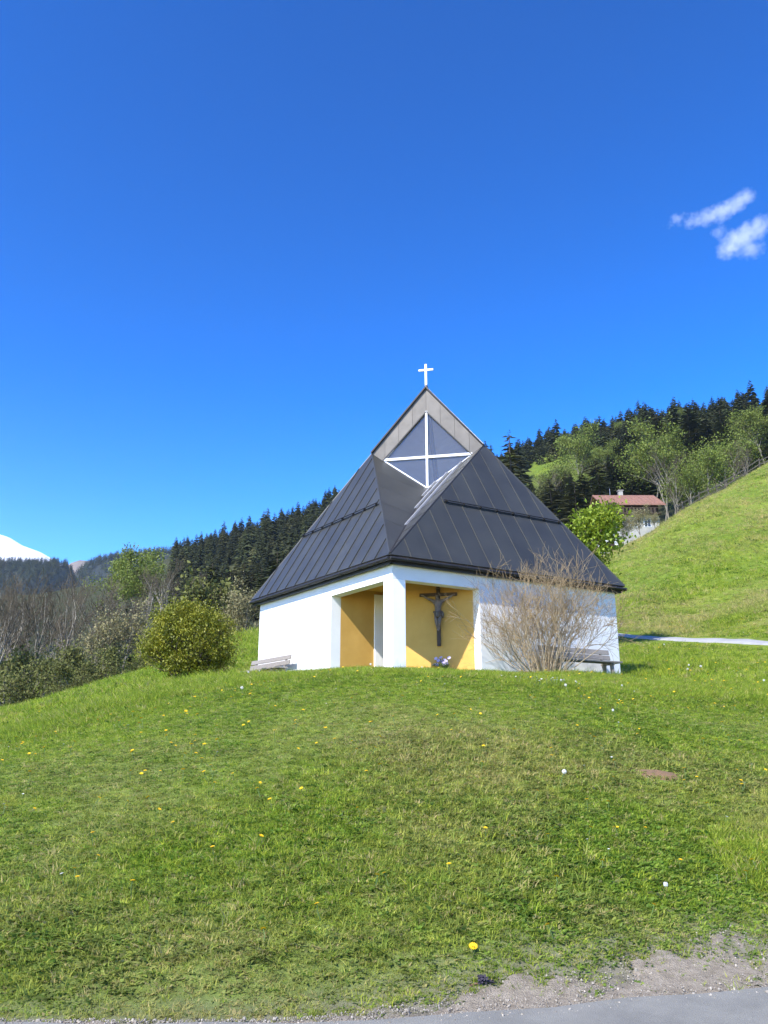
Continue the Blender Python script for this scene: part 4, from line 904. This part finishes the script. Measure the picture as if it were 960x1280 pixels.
for i, c in enumerate(cand):
    x, Y = c[0], c[1]
    if any((x - a) ** 2 + (Y - b) ** 2 < (2.7 + .005 * Y) ** 2 for a, b, _ in acc): continue
    if c[4] == 'L':
        if bys[i] > 800 or txs[i] > 470 and txs[i] < 560 and tys[i] > 600: pass
        if 455 < txs[i] < 590 and tys[i] > 560: continue           # wholly behind the chapel
        if txs[i] < 240 and Y < 170: continue
        hs = rf.uniform(.34, .58)
    else:
        if ((bxs[i] - 692) / 40) ** 2 + ((bys[i] - 588) / 34) ** 2 < 1 and 150 < Y < 285: continue     # the clearing
        if ((bxs[i] - 700) / 55) ** 2 + ((bys[i] - 625) / 22) ** 2 < 1: continue
        if txs[i] < 600 and tys[i] > 545: continue
        if 800 < bxs[i] < 960 and Y < 150: continue
        if Y < 165 and bxs[i] > 735 and not (752 < bxs[i] < 806 and Y > 148): continue
        hs = rf.uniform(.40, .72)
    acc.append((x, Y, i))
    if count[c[4]] < 146:
        me, H = SP[rf.choice(5, p=[.28, .25, .22, .13, .12])]
        o = bpy.data.objects.new('spruce_tree', me); COL.objects.link(o); s = 20 * hs / H; o.location = (x, Y, cz_[i] - .3); o.rotation_euler = (rf.normal(0, .02), rf.normal(0, .02), rf.uniform(0, 6.28)); o.scale = (s * 2.2, s * 2.2, s)
        lb, gp = spruce_words(c, i); tag(o, lb, 'tree', gp); count[c[4]] += 1
    else: rest.append((x, Y, cz_[i], hs))
nb_ = 0; rm2 = random.Random(12)
while nb_ < 9:
    px = rm2.uniform(640, 960); Y = rm2.uniform(150, 330); x = (px - 480) / F * Y * 1.02; z = g1(x, Y); sx2, sy2 = screen(np.array([x, Y, z]))
    if ((sx2 - 692) / 40) ** 2 + ((sy2 - 588) / 34) ** 2 < 1 or any((x - a) ** 2 + (Y - b) ** 2 < 4 for a, b, _ in acc): nb_ += 0; px = 0
    if px == 0: continue
    k = rm2.choice((3, 4, 4, 6)); put(k, x, Y, rm2.uniform(0, 6.28), rm2.uniform(.65, 1.0), ['fresh green tree mixed among the dark spruces on the slope', 'brownish budding tree mixed among the dark spruces on the slope'][k == 3], ['green trees among the spruces', 'budding trees among the spruces'][k == 3]); nb_ += 1
print('spruces', count, len(rest))
# lone big spruce at the roof edge
o = bpy.data.objects.new('spruce_tree', SP[4][0]); COL.objects.link(o); p = at(636, 538, 120); gg = g1(p[0], p[1]); s = (p[2] - gg) / 20; o.location = (p[0], p[1], gg); o.scale = (s * 1.2, s * 1.2, s); tag(o, 'big dark spruce standing just behind the chapel roof edge', 'tree')
for px, py, Y in [(128, 745, 92), (146, 738, 98), (160, 748, 88), (172, 742, 110)]:
    me, H = SP[0]; o = bpy.data.objects.new('spruce_tree', me); COL.objects.link(o); p = at(px, py, Y); gg = g1(p[0], p[1]); s = max(.3, (p[2] - gg) / H); o.location = (p[0], p[1], gg); o.rotation_euler = (0, 0, px); o.scale = (s * 1.3, s * 1.3, s); tag(o, 'small dark spruce standing among the leafless copse trees', 'tree', 'small spruces in the copse')
# the deeper wood, beyond the trees one can pick out
scol = bpy.data.collections.new('deep_spruces')
for i in range(4):
    me = spruce_mesh('deep_spruce', 80 + i, (20, 17, 22, 14)[i], (5.6, 5.8, 6.0, 5.6)[i], 22, 12); me.materials.append(bark_dark); me.materials.append((needle, needle, needle, needle2)[i]); scol.objects.link(bpy.data.objects.new('deep%d' % i, me))
if rest:
    rest = np.array(rest); n = len(rest)
    fo = scatter('forest', rest[:, :3] - np.array([0, 0, .3]), np.stack([np.zeros(n), np.zeros(n), rf.uniform(0, 6.28, n)], 1), rest[:, 3] * rf.uniform(.75, 1.1, n), rf.integers(0, 4, n), np.zeros(n), scol); tag(fo, 'dense spruce wood deeper on the hillside', 'forest', kind='stuff')
# ------------------------------------------------------------------ far ridges and the snow mountain
def ridge(name, prof, Y, depth, base, mat_, nseg=120, kind='structure'):
    px = np.linspace(prof[0][0], prof[-1][0], nseg); py = np.interp(px, [a for a, b in prof], [b for a, b in prof])
    top = np.array([at(a, b, Y) for a, b in zip(px, py)]); V = []; Q = []
    rows = [(-depth, base), (-depth * .5, None), (0, 1), (depth * .6, base)]
    for t in top:
        for dy, zz in rows:
            z = t[2] if zz == 1 else (base if zz == base else base + (t[2] - base) * .55); V.append((t[0], t[1] + dy, z))
    nr = len(rows)
    for i in range(nseg - 1):
        for k in range(nr - 1): Q.append((i * nr + k, (i + 1) * nr + k, (i + 1) * nr + k + 1, i * nr + k + 1))
    o = link(name, mesh_np(name, V, Q, smooth=True), mat_); tag(o, kind=kind); return o, top
far_floor = mat('far_forest_floor', (.014, .02, .012), (.024, .03, .016), .03, .95, coords='World')
scree = mat('bare_slope', (.30, .25, .20), (.22, .18, .14), .03, .95, coords='World')
r1, top1 = ridge('hill', [(-260, 690), (-60, 706), (0, 706), (60, 707), (84, 708), (92, 722), (104, 760), (125, 800)], 1150, 420, 60, far_floor)
r2, top2 = ridge('hill', [(88, 800), (98, 745), (108, 708), (125, 700), (160, 694), (210, 690), (300, 684), (420, 676), (600, 660)], 1400, 420, 60, far_floor)
r3, top3 = ridge('hill', [(40, 740), (70, 722), (88, 704), (100, 700), (115, 702), (140, 720), (160, 760)], 1750, 300, 60, scree)
mt, topm = ridge('snow_mountain', [(-420, 690), (-260, 650), (-140, 640), (-60, 652), (0, 668), (12, 672), (28, 682), (50, 690), (90, 712), (140, 740)], 1950, 700, 80, snow_mat); mt['kind'] = 'structure'
fcol = bpy.data.collections.new('far_spruces')
for i in range(2):
    me = spruce_mesh('far_spruce', 90 + i, 20, 6.5, 12, 8); me.materials.append(bark_dark); me.materials.append(needle); fcol.objects.link(bpy.data.objects.new('far_spruce%d' % i, me))
for top, dep, n in ((top1, 420, 2600), (top2, 420, 3000)):
    k = rf.integers(0, len(top) - 1, n); f = rf.random(n); a = top[k] * (1 - f[:, None]) + top[k + 1] * f[:, None]
    dd = rf.random(n) ** 1.3; dd[: n // 5] *= .03; y = a[:, 1] - dep * dd; z = np.where(dd < .5, a[:, 2] + (60 + (a[:, 2] - 60) * .55 - a[:, 2]) * dd / .5, 60 + (a[:, 2] - 60) * .55 * (1 - (dd - .5) / .5))
    fo = scatter('forest', np.stack([a[:, 0], y, z - .5], 1), np.stack([np.zeros(n), np.zeros(n), rf.uniform(0, 6.28, n)], 1), rf.uniform(.5, .8, n), rf.integers(0, 2, n), np.zeros(n), fcol)
    tag(fo, 'bluish far-off spruce forest covering a distant ridge', 'forest', kind='stuff')
# ------------------------------------------------------------------ house on the hillside
hp = at(792, 660, 110); hz = g1(hp[0], hp[1]); HZ = hp[2] - .9
house = empty('house', (hp[0], hp[1], HZ)); tag(house, 'white house with low red roof on the hillside above the meadow', 'house')
Wd, Dp, Hh = 3.7, 7.2, 4.1
MB().box((-Wd, 0, -3.5), (Wd, Dp, Hh)).build('wall', house_white, house)
MB().box((-Wd - .02, -.03, Hh - .95), (Wd + .02, Dp + .02, Hh + .1)).build('timber_band', house_wood, house)
rt = 2.5
MB().prism([(-Wd, .1, Hh), (-Wd, Dp - .1, Hh), (-Wd, Dp / 2, Hh + rt - .15)], (2 * Wd, 0, 0)).build('gable', house_wood, house)
rf_o = MB().prism([(-Wd - .8, -1.0, Hh - .12), (-Wd - .8, Dp / 2, Hh + rt), (-Wd - .8, Dp + 1.0, Hh - .12), (-Wd - .8, Dp + 1.0, Hh + .02), (-Wd - .8, Dp / 2, Hh + rt + .16), (-Wd - .8, -1.0, Hh + .02)], (2 * Wd + 1.6, 0, 0)).build('roof', roof_tile, house)
for k in range(15):
    x = -Wd - .7 + k * (2 * Wd + 1.4) / 14
    MB().bar((x, -1.0, Hh + .03), (x, Dp / 2, Hh + rt + .17), .06, .05).build('tile_rib', roof_tile, rf_o)
ch = MB().box((-.5, Dp / 2 + .3, Hh + 1.0), (.1, Dp / 2 + .9, Hh + rt + .95)).build('chimney', house_white, rf_o)
MB().box((-.6, Dp / 2 + .2, Hh + rt + .95), (.2, Dp / 2 + 1.0, Hh + rt + 1.05)).build('chimney_cap', concrete, ch)
ae = MB().tube([(-1.9, Dp / 2, Hh + rt), (-1.9, Dp / 2, Hh + rt + 1.15)], .03, 5).build('aerial', flash_metal, rf_o)
for x0, x1 in ((-2.5, -1.5), (-.4, .6), (1.5, 2.5)):
    wn_ = MB().box((x0, -.06, 1.0), (x1, .02, 2.3)).build('window', white_paint, house)
    MB().box((x0 + .08, -.075, 1.08), ((x0 + x1) / 2 - .03, -.055, 2.22)).build('pane', glass_dark, wn_); MB().box(((x0 + x1) / 2 + .03, -.075, 1.08), (x1 - .08, -.055, 2.22)).build('pane', glass_dark, wn_)
bl = MB().box((-Wd, -.95, 2.75), (Wd, -.03, 2.87)).build('balcony', house_wood, house)
for k in range(14): MB().box((-Wd + .05 + k * .49, -.95, 2.87), (-Wd + .35 + k * .49, -.92, 3.6)).build('balcony_board', house_wood, bl)
MB().box((-Wd, -.97, 3.6), (Wd, -.9, 3.68)).build('balcony_rail', house_wood, bl)
for y0 in (1.6, 4.4):
    w2 = MB().box((-Wd - .05, y0, 1.0), (-Wd + .02, y0 + 1.0, 2.2)).build('window', white_paint, house); MB().box((-Wd - .07, y0 + .1, 1.1), (-Wd - .045, y0 + .9, 2.1)).build('pane', glass_dark, w2)
# small white shed below the house
p = at(765, 682, 94); shed = empty('shed', (p[0], p[1], p[2] - .6), .25); tag(shed, 'small white shed below the red-roofed house at the slope foot', 'shed')
MB().prism([(-.75, 0, -2), (.75, 0, -2), (.75, 0, 1.8), (0, 0, 2.4), (-.75, 0, 1.8)], (0, 2.6, 0)).build('wall', white_paint, shed)
for s in (-1, 1): MB().bar((0, -.2, 2.45), (s * 1.0, -.2, 1.72), .06, .06).prism([(0, -.2, 2.44), (s * 1.0, -.2, 1.70), (s * 1.0, -.2, 1.78), (0, -.2, 2.52)], (0, 3.0, 0)).build('roof', house_wood, shed)
dr_ = MB().box((-.35, -.04, -.2), (.35, .0, 1.4)).build('door', house_wood, shed); MB().box((.2, -.08, .6), (.28, -.04, .66)).build('handle', dark_metal, dr_)
# parked car behind the slope
p = at(779, 702, 84); car = empty('parked_car', (p[0], p[1], p[2] - 1.25), 1.15); tag(car, 'dark blue parked car showing just over the meadow slope', 'car')
prof = [(-2.0, .35), (-2.05, .75), (-1.9, 1.0), (-1.2, 1.08), (-.75, 1.45), (.55, 1.48), (1.2, 1.02), (1.95, .88), (2.1, .55), (2.05, .32)]
MB().prism([(x, -.8, z) for x, z in prof], (0, 1.6, 0)).build('body', car_paint, car, .06)
for s in (-1, 1): MB().prism([(-1.0, s * .805, 1.08), (-.68, s * .805, 1.38), (.5, s * .805, 1.40), (1.0, s * .805, 1.06)], (0, s * .01, 0)).build('side_window', glass_dark, car)
MB().prism([(.62, -.68, 1.45), (1.16, -.72, 1.06), (1.16, .72, 1.06), (.62, .68, 1.45)], (.02, 0, .015)).build('windscreen', glass_dark, car)
MB().prism([(-.80, -.68, 1.43), (-1.17, -.72, 1.12), (-1.17, .72, 1.12), (-.80, .68, 1.43)], (-.02, 0, .015)).build('rear_window', glass_dark, car)
for x in (-1.3, 1.3):
    for s in (-1, 1): MB().tube([(x, s * .66, .32), (x, s * .83, .32)], .32, 16).build('wheel', rubber, car)
for s in (-1, 1): MB().box((2.02, s * .6 - .15, .62), (2.1, s * .6 + .15, .76)).build('headlight', white_paint, car)
# ------------------------------------------------------------------ pasture fence along the slope's crest
fence_wood = mat('fence_wood', (.13, .11, .085), (.08, .066, .05), 5, .9)
fpts = [at(*t) for t in [(845, 642, 90), (862, 630, 92), (885, 612, 94), (905, 598, 96), (930, 582, 98), (965, 560, 101), (1010, 535, 104)]]
fence = empty('pasture_fence', (fpts[0][0], fpts[0][1], g1(fpts[0][0], fpts[0][1]))); tag(fence, 'weathered wooden post and rail fence along the crest of the slope', 'fence')
FI = Vector(fence.location); prev = None
FP = [np.array(fpts[i]) * (1 - t) + np.array(fpts[i + 1]) * t for i in range(len(fpts) - 1) for t in (0, .5)] + [fpts[-1]]
for k, p in enumerate(FP):
    b = Vector((p[0], p[1], g1(p[0], p[1]))) - FI
    MB().tube([b - Vector((0, 0, .4)), b + Vector((rr_.uniform(-.06, .06), 0, 1.35))], [.09, .07], 6).build('post', fence_wood, fence)
    if prev is not None:
        for h in (.55, 1.1): MB().bar(prev + Vector((0, -.08, h + rr_.uniform(-.1, .1))), b + Vector((0, -.08, h + rr_.uniform(-.1, .1))), .05, .12).build('rail', fence_wood, fence)
    prev = b
# ------------------------------------------------------------------ cloud
ce = empty('cloud', at(900, 285, 4200)); tag(ce, kind='structure'); CE = Vector(ce.location)
puffs = [(932, 246, 70, 52, 1.), (918, 256, 80, 55, 1.), (902, 266, 90, 62, 1.), (884, 272, 85, 55, .8), (866, 275, 80, 45, .6), (850, 274, 70, 36, .42), (838, 280, 45, 25, .3), (922, 300, 105, 75, 1.), (940, 290, 95, 75, .9), (953, 278, 70, 60, .8), (910, 313, 85, 60, .85), (938, 312, 95, 55, .75), (900, 290, 60, 40, .5)]
cl = bpy.data.materials.new('cloud'); cl.use_nodes = True; n = cl.node_tree; n.nodes.clear(); L = n.links.new
def mth(op, a, b):
    x = n.nodes.new('ShaderNodeMath'); x.operation = op
    for i, v in enumerate((a, b)):
        if isinstance(v, (int, float)): x.inputs[i].default_value = v
        else: L(v, x.inputs[i])
    return x.outputs[0]
o_ = n.nodes.new('ShaderNodeOutputMaterial'); pv = n.nodes.new('ShaderNodeVolumePrincipled'); L(pv.outputs[0], o_.inputs['Volume']); pv.inputs['Color'].default_value = (1, 1, 1, 1)
tc = n.nodes.new('ShaderNodeTexCoord').outputs['Object']; acc_ = None; bmc = bmesh.new()
for px, py, rx_, rz_, wgt in puffs:
    c = Vector(at(px, py, 4200)) - CE
    mp = n.nodes.new('ShaderNodeMapping'); mp.vector_type = 'POINT'; mp.inputs['Scale'].default_value = (1 / rx_, 1 / rx_, 1 / rz_); mp.inputs['Location'].default_value = (-c.x / rx_, -c.y / rx_, -c.z / rz_); L(tc, mp.inputs[0])
    ln = n.nodes.new('ShaderNodeVectorMath'); ln.operation = 'LENGTH'; L(mp.outputs[0], ln.inputs[0])
    v = mth('MULTIPLY', mth('SUBTRACT', 1.0, ln.outputs['Value']), wgt); acc_ = v if acc_ is None else mth('MAXIMUM', acc_, v)
    bmesh.ops.create_icosphere(bmc, subdivisions=2, radius=1.04, matrix=Matrix.Translation(c) @ Matrix.Diagonal((rx_, rx_, rz_, 1)))
no = n.nodes.new('ShaderNodeTexNoise'); no.inputs['Scale'].default_value = .021; no.inputs['Detail'].default_value = 7; no.inputs['Roughness'].default_value = .66; L(tc, no.inputs['Vector'])
d_ = mth('SUBTRACT', mth('ADD', acc_, mth('MULTIPLY', no.outputs[0], 2.1)), 1.12)
L(mth('MULTIPLY', mth('MINIMUM', mth('MAXIMUM', d_, 0.0), .7), .010), pv.inputs['Density'])
me = bpy.data.meshes.new('puffs'); bmc.to_mesh(me); bmc.free()
co = link('puffs', me, cl, ce); rm = co.modifiers.new('remesh', 'REMESH'); rm.mode = 'VOXEL'; rm.voxel_size = 9; tag(co, kind='stuff')
scn.cycles.volume_step_rate = .35; scn.cycles.volume_max_steps = 256
# ------------------------------------------------------------------ haze
hm = bpy.data.materials.new('haze'); hm.use_nodes = True; n = hm.node_tree; n.nodes.clear(); o_ = n.nodes.new('ShaderNodeOutputMaterial'); pv = n.nodes.new('ShaderNodeVolumePrincipled'); n.links.new(pv.outputs[0], o_.inputs['Volume'])
pv.inputs['Color'].default_value = (.62, .80, 1, 1); pv.inputs['Density'].default_value = .00007; pv.inputs['Anisotropy'].default_value = .1
zmin = float(min(GZ.min(), 0)) - 1; 
hz_ = MB().box((-2600, -60, zmin), (2600, 2460, 600)).build('haze', hm); tag(hz_, kind='stuff')
